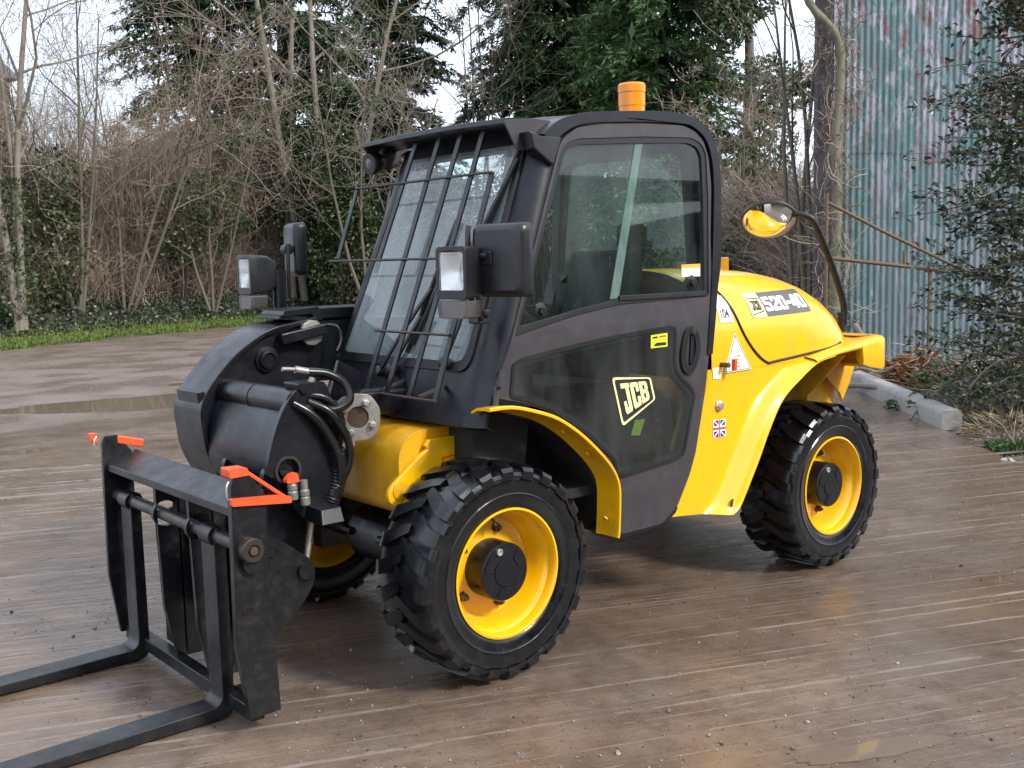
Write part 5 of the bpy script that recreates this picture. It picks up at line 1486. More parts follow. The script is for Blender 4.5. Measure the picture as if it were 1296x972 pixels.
def ivy_bush(deg, dist, z0, spec, label, mat='ivy_leaf', name='ivy_bush', group='ivy grown shrubs in the hedge'):
    p = survey(deg, dist)
    root = empty(name, (p.x, p.y, 0)); tag(root, label, 'shrub', group)
    parts = []
    for dx, dz, r, rz, n_ in spec:
        q = survey(deg, dist); h = Vector((FW.y, -FW.x)).normalized()
        parts.append(leaf_clump((h.x * dx, h.y * dx, z0 + dz), (r, r, rz), n_, .11, .085))
    V, F = join(parts); np_mesh('foliage', V, F, mat, root)
    ht = max(s[1] for s in spec)
    st = []
    for k in range(9):
        a = random.uniform(0, 6.28); st.append([(.1 * cos(a) * (1 + t * 3), .1 * sin(a) * (1 + t * 3), z0 * t + ht * t * .9) for t in (0, .3, .6, 1)])
    V, F = strands(np.array(st), np.full((9, 4), .03) * np.array([1, .8, .6, .3])[None])
    np_mesh('stem', V, F, 'bark_dark', root)
ivy_bush(-23.2, 26.5, .8, [(0, 1.4, .9, 1.4, 1500), (.3, 2.6, .7, .9, 900), (-.5, .4, .9, .7, 900)], 'dark ivy shrub beside the forked pale trunk')
ivy_bush(-17.2, 29, .6, [(0, 2.0, 1.0, 1.0, 900), (.9, 2.7, .8, .7, 700), (-.8, 1.4, .8, .7, 500)], 'scattered ivy showing through the bramble mound')
ivy_bush(-8.9, 30, .8, [(0, .8, 1.0, 1.0, 1600), (.2, 2.2, .8, 1.0, 1600), (0, 3.6, .65, 1.1, 1500), (.45, 1.6, .8, .8, 1200)], 'ivy shrub just left of the cab windscreen')
ivy_bush(2.5, 31, 1.0, [(0, 2.6, 2.0, .9, 1800), (-2.2, 2.4, 1.4, .7, 1100), (1.5, 1.6, 1.8, 1.4, 1500)], 'green bush showing just above the cab roof')
ivy_bush(13.4, 23, .5, [(0, 3.2, .6, .8, 700), (.1, 4.4, .45, .7, 500), (0, 1.6, .7, .9, 700)], 'ivy clad stump right of the cab')
ivy_bush(10.6, 22, .3, [(0, .9, 1.0, .8, 1100), (-.9, .7, .8, .7, 800)], 'low ivy shrub behind the tail mirror')

# ------------------------------------------------------------------ bare trees
def bare_tree(name, label, base, height, r0, basew=.25, *, lean_=(0, 0), forks=None, seed=1, mat='bark_pale', twig_mat='twig_pale', levels=3, twig=1.0, spread=1.0, ivy=None, group=None, start=.3, nb=7, cat='tree'):
    rd = random.Random(seed)
    root = empty(name, base); tag(root, label, cat, group)
    trunk = MB(); limbs = MB(); tw = []
    stems = forks or [(0, 0, 1.0)]
    def grow(p, d, L, r, lev, mb):
        nseg = 6 if lev < 2 else 5
        pts = [p.copy()]; q = p.copy(); dd = d.copy(); rs = [r]
        for i in range(nseg):
            dd = (dd + Vector((rd.gauss(0, .045 if lev == 0 else .11), rd.gauss(0, .045 if lev == 0 else .11), rd.gauss(.03, .06))) * (1 + lev * .5)).normalized()
            q = q + dd * (L / nseg); pts.append(q.copy()); rs.append(r * (1 - .72 * (i + 1) / nseg))
        mb.tube(pts, rs, 8 if lev == 0 else (6 if lev == 1 else 4), cap=True)
        if lev >= levels:
            return pts
        nc = (nb if lev == 0 else 5 if lev == 1 else 4)
        for c in range(nc):
            t = (start if lev == 0 else .25) + (1 - (start if lev == 0 else .25)) * (c + rd.random()) / nc
            i = min(int(t * nseg), nseg - 1); s_ = t * nseg - i
            o = pts[i].lerp(pts[i + 1], s_)
            az = rd.uniform(0, 2 * pi)
            side = Vector((cos(az), sin(az), 0)); side = (side - dd * side.dot(dd)).normalized()
            nd = (dd * rd.uniform(.5, .9) + side * rd.uniform(.6, 1.1) * spread).normalized()
            rr_c = max(.004, r * (1 - .72 * t) * rd.uniform(.4, .65))
            if lev + 1 >= 2:
                tw.append((o, nd, L * rd.uniform(.35, .6), rr_c))
                grow_twig(o, nd, L * rd.uniform(.35, .6), rr_c, lev + 1)
            else:
                grow(o, nd, L * rd.uniform(.35, .62) * (1.15 - t * .5), rr_c, lev + 1, limbs)
        return pts
    T = []
    def grow_twig(o, d, L, r, lev):
        pts = [o.copy()]; q = o.copy(); dd = d.copy()
        for i in range(5):
            dd = (dd + Vector((rd.gauss(0, .16), rd.gauss(0, .16), rd.gauss(.03, .12)))).normalized()
            q = q + dd * L / 5; pts.append(q.copy())
        T.append(([tuple(v) for v in pts], r))
        if lev < levels + 1:
            for c in range(rd.randint(2, 4)):
                i = rd.randint(1, 4)
                nd = (dd * .5 + Vector((rd.gauss(0, 1), rd.gauss(0, 1), rd.gauss(.2, .7))).normalized() * .9).normalized()
                grow_twig(pts[i], nd, L * rd.uniform(.4, .7), max(.004, r * .55), lev + 1)
    for dx, dy, sc in stems:
        d = Vector((lean_[0] + dx, lean_[1] + dy, 1)).normalized()
        grow(Vector((dx * basew, dy * basew, 0)), d, height * sc, r0 * (sc ** .5), 0, trunk)
    trunk.build('trunk', mat, root, smooth=60)
    if limbs.v: limbs.build('limb', mat, root, smooth=60)
    if T:
        P = np.array([t[0] for t in T]); R = np.array([t[1] for t in T])[:, None] * np.linspace(1, .35, 6)[None] * twig
        V, F = strands(P, np.maximum(R, .0035)); np_mesh('crown', V, F, twig_mat, root)
    if ivy:
        parts = [leaf_clump((x, y, z), (r, r, rz), n_, .10, .075) for x, y, z, r, rz, n_ in ivy]
        V, F = join(parts); np_mesh('ivy', V, F, 'ivy_leaf', root)
    return root
def at3(deg, dist, z=0): 
    p = survey(deg, dist); return (p.x, p.y, z)
RV = Vector((-FW.y * -1, FW.x * -1)).normalized()     # unused sign helper
SR = Vector((FW.y, -FW.x)).normalized()               # right of the view line, on the ground
def S2(a, b=0): return (SR.x * a + FW.x * b, SR.y * a + FW.y * b)
bare_tree('pale_tree', 'pale twin trunked bare tree at the left edge', at3(-24.6, 24.6, .3), 10.5, .090, 1.0, forks=[(*S2(-.07), 1.0), (*S2(.0), .95), (*S2(.05, .05), .7)], seed=3, levels=2, start=.35, nb=8, ivy=[(*S2(-.1), .9, .40, .9, 500), (*S2(.05), 2.3, .30, .9, 350), (*S2(-.25), 3.6, .25, .8, 200)])
bare_tree('thorn_tree', 'bare thorn tree with fine twigs against the sky, next to the pale trunks', at3(-22.0, 26.5, .3), 7.5, .055, forks=[(*S2(.10), 1.0), (*S2(-.12), .8), (*S2(.28), .9)], seed=8, mat='bark_grey', twig_mat='bramble_stem', levels=3, start=.25, nb=9, twig=.9)
bare_tree('thorn_tree', 'bare thorn tree leaning right above the bramble mound', at3(-19.8, 27.5, .4), 7.2, .055, forks=[(*S2(.25), 1.0), (*S2(.55), .9), (*S2(-.05), .8)], seed=12, mat='bark_grey', twig_mat='bramble_stem', levels=3, start=.2, nb=9, twig=.9)
bare_tree('thorn_tree', 'bare twiggy tree in front of the dark conifer', at3(-15.5, 28.5, .4), 6.0, .045, forks=[(*S2(.3), .9), (*S2(-.35), 1.0), (*S2(.0), .9)], seed=21, mat='bark_grey', twig_mat='bramble_stem', levels=3, start=.2, nb=8, twig=.9)
bare_tree('ash_tree', 'pale ash stems clad in ivy, in front of the large conifer', at3(-11.0, 31.0, .5), 14, .120, 7.0, forks=[(*S2(-.035), 1.0), (*S2(.012), 1.0), (*S2(.09), .95), (*S2(.15), .8)], seed=5, levels=2, start=.35, nb=7, spread=1.25,
          ivy=[(*S2(-.1), 3.6, .55, 1.4, 900), (*S2(.1), 5.2, .55, 1.1, 700), (*S2(.5), 4.3, .5, 1.0, 600), (*S2(.2), 2.2, .9, 1.4, 1400)])
bare_tree('arching_tree', 'pale brushwood arching over the cab from the left', at3(-7.6, 28.0, .5), 6.4, .05, forks=[(*S2(.25), .9), (*S2(.38), .85), (*S2(-.3), 1.0), (*S2(.02), .9)], seed=31, mat='bark_grey', levels=3, start=.2, nb=8)
for i, (dg, dist, sd, lb) in enumerate(((-1.6, 29, 41, 'slender dark sapling seen above the cab roof, left of the pair'), (-.7, 29.5, 43, 'slender dark sapling seen above the cab roof, right of the pair'), (14.9, 17.0, 45, 'thin bare sapling left of the corrugated shed'), (15.6, 16.6, 49, 'thin bare sapling closest to the corrugated shed'), (12.0, 22, 47, 'bare brushy tree above the tail mirror'))):
    bare_tree('sapling', lb, at3(dg, dist, .4), 8.5 if i < 2 else (6.0 if i < 4 else 4.6), .045, seed=sd, forks=[(*S2(.02), 1.0), (*S2(-.06), .9)] if i != 4 else [(*S2(.2), 1.0), (*S2(-.25), .9), (*S2(0), .9), (*S2(.5), .8)], mat='bark_dark' if i < 2 else 'bark_grey', twig_mat='bramble_stem', levels=2 if i < 4 else 3, start=.35, nb=6 if i < 2 else (3 if i < 4 else 6), spread=.5 if i < 4 else 1, twig=.9)

# ------------------------------------------------------------------ conifers
def conifer(label, deg, dist, H, Rm, z_low, seed, mat='conifer_leaf', trunk_r=.2, dens=1.0, droop=.35, lean_=0.0, bare_to=0.0):
    global rng
    keep = rng; rng = np.random.default_rng(seed); rd = random.Random(seed)
    root = empty('conifer', at3(deg, dist, .3)); tag(root, label, 'tree', 'conifers behind the hedge')
    tr = MB(); tr.tube([(0.05 * sin(z * .6) + SR.x * lean_ * z, .05 * cos(z * .5) + SR.y * lean_ * z, z) for z in np.linspace(0, H, 9)], [trunk_r * (1 - .93 * i / 8) for i in range(9)], 10)
    tr.build('trunk', 'bark_dark', root, smooth=60)
    br = []; brr = []; spr = []
    z = z_low
    while z < H:
        t = (z - z_low * .5) / (H - z_low * .5)
        for k in range(rd.choice((3, 4, 5))):
            az = rd.uniform(0, 2 * pi)
            L = Rm * (1 - t) ** .62 * rd.uniform(.55, 1.12) * (1 + .35 * mnoise.noise((cos(az) * 1.2, sin(az) * 1.2, z * .35 + seed)))
            if L < .3: continue
            d0 = Vector((cos(az), sin(az), 0))
            rise = rd.uniform(-.05, .35)
            pts = []
            for j in range(8):
                s_ = j / 7
                zz = z + L * (rise * s_ - droop * s_ ** 2.2 * rd.uniform(.8, 1.2))
                pts.append((SR.x * lean_ * z + d0.x * L * s_ + rd.gauss(0, .05) * s_, SR.y * lean_ * z + d0.y * L * s_ + rd.gauss(0, .05) * s_, zz))
            br.append(pts); brr.append(.02 + .02 * L / Rm)
            side = Vector((-d0.y, d0.x, 0))
            ns = int(L * 9.0 * dens)
            for q in range(ns):
                s_ = 1 - .82 * (q + rd.random()) / ns * (1 if rd.random() < .85 else .6)
                i = min(int(s_ * 7), 6); f_ = s_ * 7 - i
                o = Vector(pts[i]).lerp(Vector(pts[i + 1]), f_)
                sg = rd.choice((-1, 1)); wid = .25 + .75 * (1 - abs(2 * s_ - 1.1))
                sl = rd.uniform(.25, .75) * wid * min(1, L / 1.5)
                sd_ = (side * sg * rd.uniform(.5, 1) + d0 * rd.uniform(.2, .9) + Vector((0, 0, rd.uniform(-.35, .18)))).normalized()
                spr.append((*o, *sd_, sl))
        z += rd.uniform(.13, .25) / max(.6, dens)
    A = np.array(spr); ns = len(A); nl = 15
    O = A[:, None, :3]; Dv = A[:, None, 3:6]; sl = A[:, None, 6:7]
    u = ((np.arange(nl) + .5) / nl)[None, :, None]
    flat = unit(np.cross(Dv, [0, 0, 1.0])); sg = np.where(np.arange(nl) % 2 == 0, 1.0, -1.0)[None, :, None]
    Bp = O + Dv * sl * u + rng.normal(0, .025, (ns, nl, 3)); Bp[..., 2] -= .10 * (u * u)[..., 0]
    Dl = Dv * rng.uniform(.5, 1.0, (ns, nl, 1)) + flat * sg * rng.uniform(.2, .9, (ns, nl, 1)) + rng.normal(0, .22, (ns, nl, 3)); Dl[..., 2] -= rng.uniform(.0, .75, (ns, nl))
    n_ = ns * nl
    nm = unit(rng.normal(0, .5, size=(n_, 3)) + [0, 0, 1])
    V, F = leaves(Bp.reshape(-1, 3), Dl.reshape(-1, 3), nm, rng.uniform(.13, .30, n_), rng.uniform(.034, .066, n_), .12)
    # dark inner foliage close to the limbs
    Q = np.array(br); ni = 5200; bi = rng.integers(0, len(Q), ni); ji = rng.integers(1, 6, ni)
    Bi = Q[bi, ji] + rng.normal(0, .16, (ni, 3))
    Vi = leaves(Bi, unit(rng.normal(size=(ni, 3)) + [0, 0, -.4]), unit(rng.normal(0, .6, (ni, 3)) + [0, 0, 1]), rng.uniform(.22, .5, ni), rng.uniform(.08, .18, ni), .15)
    V, F = join([(V, F), Vi])
    np_mesh('crown', V, F, mat, root)
    V, F = strands(np.array(br), np.array(brr)[:, None] * np.linspace(1, .3, 8)[None]); np_mesh('limb', V, F, 'bark_dark', root)
    rng = keep
conifer('large dark conifer left of the cab, behind pale ash stems', -11.4, 34, 16.5, 5.6, 1.0, 101, dens=.92, trunk_r=.32)
conifer('dark conifer at the left end of the evergreens, above the brambles', -15.6, 37, 16, 4.3, 3.2, 107, dens=.72, trunk_r=.25)
conifer('dark conifer between the large one and the cab', -6.0, 36, 15, 3.6, 1.5, 102, dens=.85, trunk_r=.26)
conifer('tall conifer with bare dark trunk above the windscreen guard', 1.55, 33, 15, 3.4, 5.4, 103, dens=.9, trunk_r=.34, droop=.45)
conifer('conifer with slim brown trunk above the cab roof', 3.9, 33, 15, 3.3, 5.2, 104, mat='conifer_leaf_bright', dens=.95, trunk_r=.26, droop=.45)
conifer('bright green drooping conifer behind the orange beacon', 8.3, 28, 13.5, 3.7, .6, 105, mat='conifer_leaf_bright', dens=1.1, droop=.5)
conifer('dark conifer filling the gap behind the cab window', 7.0, 36.5, 14, 3.4, .6, 106, dens=.7)

# ivy covered tree at the right of the conifers
p = survey(12.5, 26)
root = empty('ivy_tree', (p.x, p.y, .4)); tag(root, 'tree smothered in dark ivy, right of the bright conifer', 'tree')
MB().tube([(0, 0, 0), (.05, 0, 2.5), (-.05, .05, 5), (.1, 0, 8.5)], [.18, .15, .12, .05], 10).build('trunk', 'bark_grey', root, smooth=60)
MB().tube([(0, 0, 4.2), (*S2(.6), 4.7), (*S2(1.3), 5.1)], [.06, .05, .02], 8).build('limb', 'bark_grey', root, smooth=60)
parts = []
for k in range(16):
    a = random.uniform(-1.0, .55) ; z = random.uniform(5.0, 9.0)
    parts.append(leaf_clump((*S2(a * .8, random.uniform(-.4, .4)), z), (.5, .5, .5), 300, .12, .09))
for a, z in ((.9, 5.0), (1.25, 5.25), (1.5, 4.9), (.6, 4.7), (1.15, 4.75)):
    parts.append(leaf_clump((*S2(a), z), (.38, .38, .30), 170, .12, .09))
V, F = join(parts); np_mesh('crown', V, F, 'ivy_leaf', root)

# ------------------------------------------------------------------ brick house behind the trees
bark('brick_far', (.10, .062, .048), (.19, .125, .10), 3)
paint('slate', (.13, .13, .155), .7)
p0 = survey(-24.35, 44); p1 = survey(-31, 42)
root = empty('brick_house', (p0.x, p0.y, 0)); tag(root, 'brown brick house corner with slate roof, behind the leftmost trunks', 'house')
u_ = (p1 - p0).normalized(); v_ = Vector((u_.y, -u_.x))
if v_.dot(Vector((FW.x, FW.y))) < 0: v_ = -v_
def hb(a, b, z): return Vector((u_.x * a + v_.x * b, u_.y * a + v_.y * b, z))
m = MB(); L_ = 7
m.add([hb(0, 0, 0), hb(L_, 0, 0), hb(L_, 7, 0), hb(0, 7, 0), hb(0, 0, 8.6), hb(L_, 0, 8.6), hb(L_, 7, 8.6), hb(0, 7, 8.6)], [(0, 1, 5, 4), (1, 2, 6, 5), (2, 3, 7, 6), (3, 0, 4, 7)])
m.build('wall', 'brick_far', root)
m = MB(); m.add([hb(-.35, -.35, 8.5), hb(L_ + .3, -.35, 8.5), hb(L_ + .3, 7.3, 8.5), hb(-.35, 7.3, 8.5), hb(2.6, 3.5, 13.2), hb(L_ - 2.0, 3.5, 13.2)], [(0, 1, 5, 4), (1, 2, 5), (2, 3, 4, 5), (3, 0, 4), (3, 2, 1, 0)])
m.build('roof', 'slate', root)

# ------------------------------------------------------------------ corrugated shed on the right
def tin_mat():
    n = NT('painted_tin')
    v = n.mapped((1, 1, .16)); v2 = n.mapped((1, 1, .42))
    a = n.noise(4.5, 9, .78, v2); b = n.noise(5.0, 9, .78, v2); c = n.noise(.9, 5, .6)
    col = n.mix(n.noise(2.0, 6, .65, v), (.060, .125, .130), (.115, .200, .200))
    col = n.mix(n.ramp(n.noise(1.3, 5, .6, v), (.42, 0), (.66, .7)), col, (.17, .18, .22))
    zz = n.n('SeparateXYZ'); n.l(n.co(), zz.inputs[0])
    hi = n.ramp(n.math('ADD', n.math('MULTIPLY', zz.outputs['Z'], .13), n.math('MULTIPLY', c, .7)), (.52, .15), (.92, 1.0))
    col = n.mix(n.math('MULTIPLY', n.ramp(a, (.505, 0), (.545, .85)), hi), col, (.36, .33, .40))
    col = n.mix(n.math('MULTIPLY', n.ramp(b, (.535, 0), (.57, .9)), hi), col, (.175, .065, .065))
    col = n.mix(n.ramp(n.noise(16, 7, .75, v), (.58, 0), (.66, .7)), col, (.40, .38, .44))
    col = n.mix(n.ramp(n.noise(5.0, 7, .72), (.58, 0), (.70, .6)), col, (.075, .055, .045))
    n.set('Base Color', col); n.set('Roughness', .62); n.set('Specular IOR Level', .35)
    n.bump(n.noise(40, 4, .6), .2, .004)
    MATS['painted_tin'] = n.m
tin_mat()
sa, sb = survey(16.75, 14.0), survey(30.5, 15.6)
su = (sb - sa).normalized(); sn = Vector((su.y, -su.x))
if sn.dot(Vector((CAM.x, CAM.y)) - sa) < 0: sn = -sn
shed = empty('corrugated_shed', (sa.x, sa.y, 0)); tag(shed, 'tall shed of corrugated iron in flaking teal and red paint', 'shed')
def sheet(a0, w, z0, z1, proud, tilt=0):
    pitch = .0785; amp = .009; npts = int(w / pitch * 8) + 1
    v, f = [], []
    for z in (z0, (z0 + z1) / 2, z1):
        for i in range(npts):
            u = a0 + w * i / (npts - 1)
            o = proud + amp * cos(2 * pi * u / pitch) + tilt * (z - z0)
            v.append((su.x * u + sn.x * o, su.y * u + sn.y * o, z))
    for r in range(2):
        for i in range(npts - 1): f.append((r * npts + i, r * npts + i + 1, (r + 1) * npts + i + 1, (r + 1) * npts + i))
    return mesh_obj('metal_sheet', v, f, 'painted_tin', shed, smooth=80, solid=.002, fix=False)
a = 0.0; i = 0
while a < 6.6:
    sheet(a, .72 + .04, .05, 7.6, .004 * (i % 2))
    sheet(a, .72 + .04, 2.72 + random.uniform(-.012, .012), 7.6, .004 * (i % 2) + .005)
    a += .72; i += 1
def sbx(a, o, z, s, nm, mat, bev=.004):
    m = MB(); c = Vector((su.x * a + sn.x * o, su.y * a + sn.y * o, z))
    R = Matrix(((su.x, sn.x, 0), (su.y, sn.y, 0), (0, 0, 1)))
    m.box(c, s, R); return m.build(nm, mat, shed, bevel=bev)
paint('timber_dark', (.055, .048, .058), .8, dirt=(.10, .085, .08), dirt_amt=.6, dirt_scale=6)
sbx(-.11, -.05, 3.8, (.20, .16, 7.6), 'corner_post', 'timber_dark')
sbx(4.6, -1.8, 3.75, (3.8, 3.4, 7.4), 'shed_body', 'timber_dark')
sbx(3.3, -.02, 7.75, (7.2, .5, .25), 'eaves', 'timber_dark')

# old pipe railing in front of the shed
paint('rail_rust', (.13, .085, .055), .8, dirt=(.16, .16, .07), dirt_amt=.7, dirt_scale=9)
def rp(a, o, z): return (sa.x + su.x * a + sn.x * o, sa.y + su.y * a + sn.y * o, z)
rail = MB().tube([rp(-.35, .9, 1.46), rp(.7, .95, 1.32), rp(1.9, 1.0, 1.14), rp(3.4, 1.0, .96)], .022, 8).build('pipe_railing', 'rail_rust', smooth=50)
tag(rail, 'rusty pipe railing with a slanting stay in front of the shed', 'railing')
MB().tube([rp(-.35, .9, 2.10), rp(.3, .92, 1.75), rp(1.35, .97, 1.22)], .020, 8).build('stay', 'rail_rust', rail, smooth=50)
for a, z in ((-.36, 2.2), (.85, 1.32), (2.05, 1.14), (.55, 1.52)):
    MB().tube([rp(a, .93, .0 if a != .55 else 1.36), rp(a, .93, z)], .020, 8).build('post', 'rail_rust', rail, smooth=50)

# mossy dead stem climbing the shed corner
stem = MB().tube(cr([rp(-.03, .22, .1), rp(-.05, .24, .9), rp(-.02, .22, 2.0), rp(-.05, .25, 2.9), rp(.0, .24, 3.6), rp(-.02, .26, 3.95), rp(-.14, .30, 4.18), rp(-.34, .34, 4.36), rp(-.45, .34, 4.62), rp(-.44, .34, 5.3)], 4), [.062 - .0005 * i + .006 * sin(i * 1.7) for i in range(37)], 10).build('dead_tree', 'bark_moss', smooth=60)
tag(stem, 'thick mossy climber stem bent over at the shed corner', 'tree')
P = []; 
for k in range(620):
    a, z = random.uniform(-.30, .18), random.uniform(.3, 6.2)
    q = Vector(rp(a, random.uniform(.06, .30), z)); row = []
    d = Vector((random.gauss(0, .4), random.gauss(0, .4), random.gauss(0, 1.2))).normalized()
    for j in range(6):
        row.append(tuple(q)); d = (d + Vector((random.gauss(0, .35), random.gauss(0, .35), random.gauss(0, .35)))).normalized(); q = q + d * .09
    P.append(row)
V, F = strands(np.array(P), np.full((620, 6), .0045) * rng.uniform(.5, 1.4, (620, 1))); np_mesh('tendril', V, F, 'bramble_stem', stem)

# ------------------------------------------------------------------ holly at the right edge
p = survey(25.9, 10.3)
holly = empty('holly_tree', (p.x, p.y, .1)); tag(holly, 'dark glossy holly tree at the right edge, in front of the shed', 'tree')
rd = random.Random(77); tubes = MB(); leafB, leafD, leafN = [], [], []
tubes.tube([(0, 0, 0), (.04, .02, 1.2), (-.03, .05, 2.6), (.03, 0, 4.6)], [.042, .036, .028, .010], 8)
tubes.tube([(.1, .06, 0), (.16, .1, 1.0), (.22, .2, 2.2), (.3, .1, 3.6)], [.04, .035, .025, .01], 8)
tubes.build('trunk', 'bark_grey', holly, smooth=60)
tw = []
for k in range(360):
    z = rd.uniform(.25, 4.9); az = rd.uniform(0, 2 * pi)
    L = (1.05 - .10 * abs(z - 1.4)) * rd.uniform(.45, 1.15)
    d = Vector((cos(az), sin(az), rd.uniform(-.15, .5))).normalized(); q = Vector((.02, .03, z)); row = []
    for j in range(7):
        row.append(tuple(q))
        if j >= 2:
            for w in range(rd.randint(4, 8)):
                leafB.append(tuple(q + Vector((rd.gauss(0, .035), rd.gauss(0, .035), rd.gauss(0, .035)))))
                leafD.append((d.x * .6 + rd.gauss(0, .7), d.y * .6 + rd.gauss(0, .7), d.z * .4 + rd.gauss(.05, .6)))
                leafN.append((rd.gauss(0, .5), rd.gauss(0, .5), 1))
        d = (d + Vector((rd.gauss(0, .22), rd.gauss(0, .22), rd.gauss(-.02, .18)))).normalized(); q = q + d * L / 6
    tw.append(row)
V, F = strands(np.array(tw), np.linspace(.013, .004, 7)[None].repeat(len(tw), 0)); np_mesh('limb', V, F, 'bark_moss', holly)
V, F = leaves(np.array(leafB), np.array(leafD), np.array(leafN), rng.uniform(.050, .092, len(leafB)), rng.uniform(.030, .050, len(leafB)), .28)
np_mesh('crown', V, F, 'holly_leaf', holly)

# ------------------------------------------------------------------ litter, fallen wood and weeds by the shed
def bank(deg, dist): 
    q = survey(deg, dist); return Vector((q.x, q.y, soil_at(q)))
P = []; R = []
for k in range(1500):
    dg = random.uniform(16.3, 27); ds = random.uniform(9.6, 13.3)
    if ds < 10.6 and random.random() < .6: continue
    q = bank(dg, ds)
    if (Vector((q.x, q.y)) - K0).dot(KN) < .55: continue
    heap = .42 * math.exp(-((ds - 12.2) / .8) ** 2) * (1 + .5 * mnoise.noise((dg * .7, 0, 0)))
    q.z += random.uniform(0, max(.03, heap))
    d = Vector((random.gauss(0, 1), random.gauss(0, 1), random.gauss(0, .28))).normalized(); L = random.uniform(.2, .9); row = []
    for j in range(5):
        row.append(tuple(q)); d = (d + Vector((random.gauss(0, .18), random.gauss(0, .18), random.gauss(0, .1)))).normalized(); q = q + d * L / 4
        q.z = max(q.z, soil_at(q) + .005)
    P.append(row); R.append(random.choice((.003, .004, .006, .006, .010)))
V, F = strands(np.array(P), np.array(R)[:, None] * np.linspace(1, .5, 5)[None])
o = np_mesh('brushwood', V, F, 'bramble_stem', kind='stuff'); tag(o, 'heap of dead twigs and brushwood at the foot of the shed', 'brushwood')
N = 5000; B = []
while len(B) < N:
    dg = random.uniform(16, 28); ds = 8.3 + 5 * random.random() ** .8
    q = bank(dg, ds); dk = (Vector((q.x, q.y)) - K0).dot(KN)
    if dk < .5 or random.random() > min(1, dk * .35): continue
    B.append((q.x, q.y, q.z + abs(random.gauss(0, .02)) + (.25 * random.random() * math.exp(-((ds - 12.2) / .8) ** 2))))
B = np.array(B)
V, F = leaves(B, rng.normal(size=(N, 3)) * [1, 1, .35], unit(rng.normal(0, .5, size=(N, 3)) + [0, 0, 1]), rng.uniform(.03, .075, N), rng.uniform(.018, .04, N), .2)
o = np_mesh('leaf_litter', V, F, 'dead_leaf', kind='stuff'); tag(o, 'brown leaf litter over the soil beside the slab', 'leaf litter')
pts = []
while len(pts) < 1500:
    dg = random.uniform(16, 28); ds = 8.2 + 3.6 * random.random(); q = bank(dg, ds)
    dk = (Vector((q.x, q.y)) - K0).dot(KN)
    if .03 < dk < 2.4: pts.append((q.x, q.y, q.z + .005))
o = stones('gravel', np.array(pts), rng.choice([.007, .012, .02, .03], len(pts), p=[.5, .32, .14, .04]), 'stone_mix'); tag(o, 'loose stones and clods on the soil beside the kerb', 'gravel')
def stick(pts, r, label, mat='twig_pale', name='branch'):
    rows = [Vector(bank(dg, ds)) + Vector((0, 0, h)) for dg, ds, h in pts]
    c = cr([tuple(x) for x in rows], 5)
    o = MB().tube(c, [r * (1 - .5 * i / len(c)) for i in range(len(c))], 8).build(name, mat, smooth=60)
    tag(o, label, 'branch', 'fallen branches by the shed'); return o
stick([(17.6, 12.2, .12), (18.9, 11.7, .16), (20.2, 11.0, .12), (21.4, 10.4, .08), (22.4, 10.0, .06)], .030, 'long pale fallen pole lying across the bank', 'bark_pale')
stick([(17.9, 12.6, .75), (18.3, 12.5, .60), (18.7, 12.4, .38), (19.1, 12.3, .30), (19.4, 12.3, .12)], .035, 'pale broken branch standing out of the brush heap', 'bark_pale')
stick([(17.3, 12.4, .22), (18.2, 12.2, .30), (19.2, 12.1, .26), (20.0, 12.0, .34)], .020, 'thin grey branch on top of the brush heap', 'bark_pale')
stick([(20.6, 10.2, .05), (21.5, 10.5, .20), (22.5, 10.6, .28), (23.6, 10.7, .22)], .014, 'thin curved branch under the holly', 'bark_pale')
stick([(23.0, 10.2, .05), (23.4, 10.0, .35), (24.4, 9.9, .55), (25.4, 9.8, .60)], .014, 'bare bowed stem rising beside the holly trunk', 'bark_pale')
# green shoots, dead fern, brambles low at the right
def plant(name, label, deg, dist, n_, h, r, L, W_, mat, cat='plant', up=1.0):
    q = bank(deg, dist); root = empty(name, q); tag(root, label, cat)
    a = rng.uniform(0, 2 * pi, n_); rr = rng.uniform(0, 1, n_) ** .6 * r
    B = np.stack([np.cos(a) * rr, np.sin(a) * rr, rng.uniform(0, 1, n_) ** .8 * h * (1 - .5 * rr / r)], 1)
    D_ = np.stack([np.cos(a), np.sin(a), np.full(n_, .25 * up)], 1) + rng.normal(0, .5, (n_, 3))
    V, F = leaves(B, D_, unit(rng.normal(0, .4, (n_, 3)) + [0, 0, 1]), rng.uniform(.7, 1.3, n_) * L, rng.uniform(.7, 1.3, n_) * W_, .2)
    np_mesh('foliage', V, F, mat, root)
    k = 14; st = np.array([[(0, 0, -.02), (cos(t) * r * .3, sin(t) * r * .3, h * .5), (cos(t) * r * .7, sin(t) * r * .7, h * .85)] for t in rng.uniform(0, 2 * pi, k)])
    V, F = strands(st, np.full((k, 3), .004)); np_mesh('stem', V, F, 'weed_leaf' if mat == 'weed_leaf' else 'bramble_stem', root)
plant('weed', 'small patch of fresh green weeds beyond the kerb', 20.6, 11.0, 260, .14, .22, .06, .035, 'weed_leaf')
plant('dead_fern', 'clump of rusty brown dead fern against the shed', 20.9, 12.5, 420, .42, .34, .13, .05, 'dead_fern')
plant('bramble_bush', 'low leafy bramble bush spilling over the soil at right', 25.2, 10.2, 900, .55, .55, .065, .045, 'ivy_ground', 'bush')
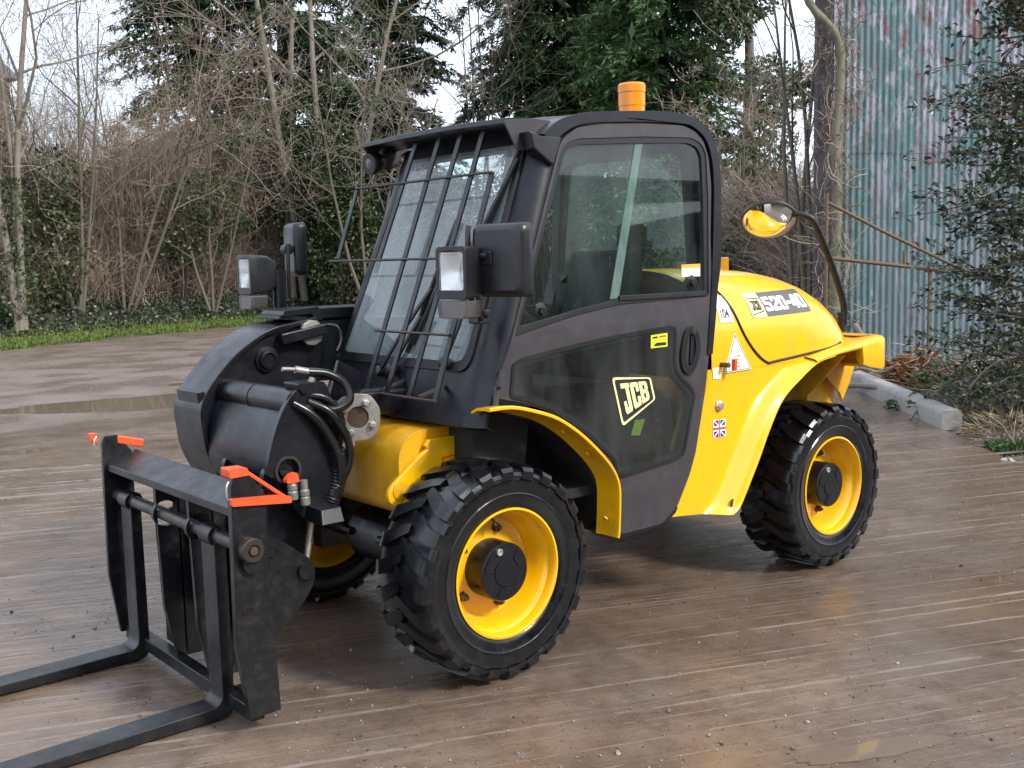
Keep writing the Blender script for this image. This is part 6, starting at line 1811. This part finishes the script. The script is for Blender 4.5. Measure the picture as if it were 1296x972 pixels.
plant('bramble_bush', 'leafy bramble bush under the holly, beside the pipe post', 23.3, 11.5, 700, .50, .50, .065, .045, 'ivy_leaf', 'bush')
plant('straw_tuft', 'tuft of dry straw coloured grass below the holly', 25.4, 9.3, 260, .20, .36, .20, .010, 'straw', 'grass')
plant('weed', 'green ferny weed at the right edge by the slab', 25.3, 8.9, 200, .10, .16, .07, .022, 'weed_leaf')
q = bank(25.2, 8.4)
rock = MB().lathe([(0, -.03), (.045, -.02), (.06, .01), (.05, .04), (.02, .058), (0, .055)], (q.x, q.y, q.z), (.1, .1, 1), 7)
for i_, v_ in enumerate(rock.v): rock.v[i_] = v_ + Vector((random.uniform(-.014, .014), random.uniform(-.014, .014), random.uniform(-.01, .01)))
paint('white_rock', (.34, .33, .31), .85, bump=.3, bscale=60)
o = rock.build('rock', 'white_rock', bevel=.006); tag(o, 'lump of white stone on dark soil at the right edge', 'rock')

# ------------------------------------------------------------------ pole barn behind the viewer, mirrored in glass and paint
paint('barn_tin', (.09, .093, .096), .6, dirt=(.10, .07, .05), dirt_amt=.5, dirt_scale=2)
paint('barn_dark', (.035, .033, .03), .8)
paint('skylight', (.75, .77, .78), .5)
barn = empty('pole_barn', (-4, 13, 0)); tag(barn, 'open fronted grey pole barn across the yard, mirrored in the cab glass', 'barn')
MB().box((-2, 8.6, 2.75), (34, .2, 5.5)).build('back_wall', 'barn_dark', barn)
for xx in (-18.9, 14.9): MB().box((xx, 4.3, 2.4), (.2, 8.8, 4.8)).build('end_wall', 'barn_tin', barn)
for k in range(7): MB().box((-18.6 + k * 5.55, .15, 2.15), (.22, .22, 4.3)).build('post', 'barn_tin', barn, bevel=.01)
for k in range(17):
    xx = -18 + k * 2.0
    m = MB(); m.add([(xx - 1.0, -.5, 4.35), (xx + 1.0, -.5, 4.35), (xx + 1.0, 9.0, 5.6), (xx - 1.0, 9.0, 5.6)], [(0, 1, 2, 3)])
    m.build('roof_sheet', 'skylight' if k % 4 == 2 else 'barn_tin', barn, solid=.03)
MB().box((-2, -.42, 4.25), (34.2, .06, .35)).build('fascia', 'barn_tin', barn)
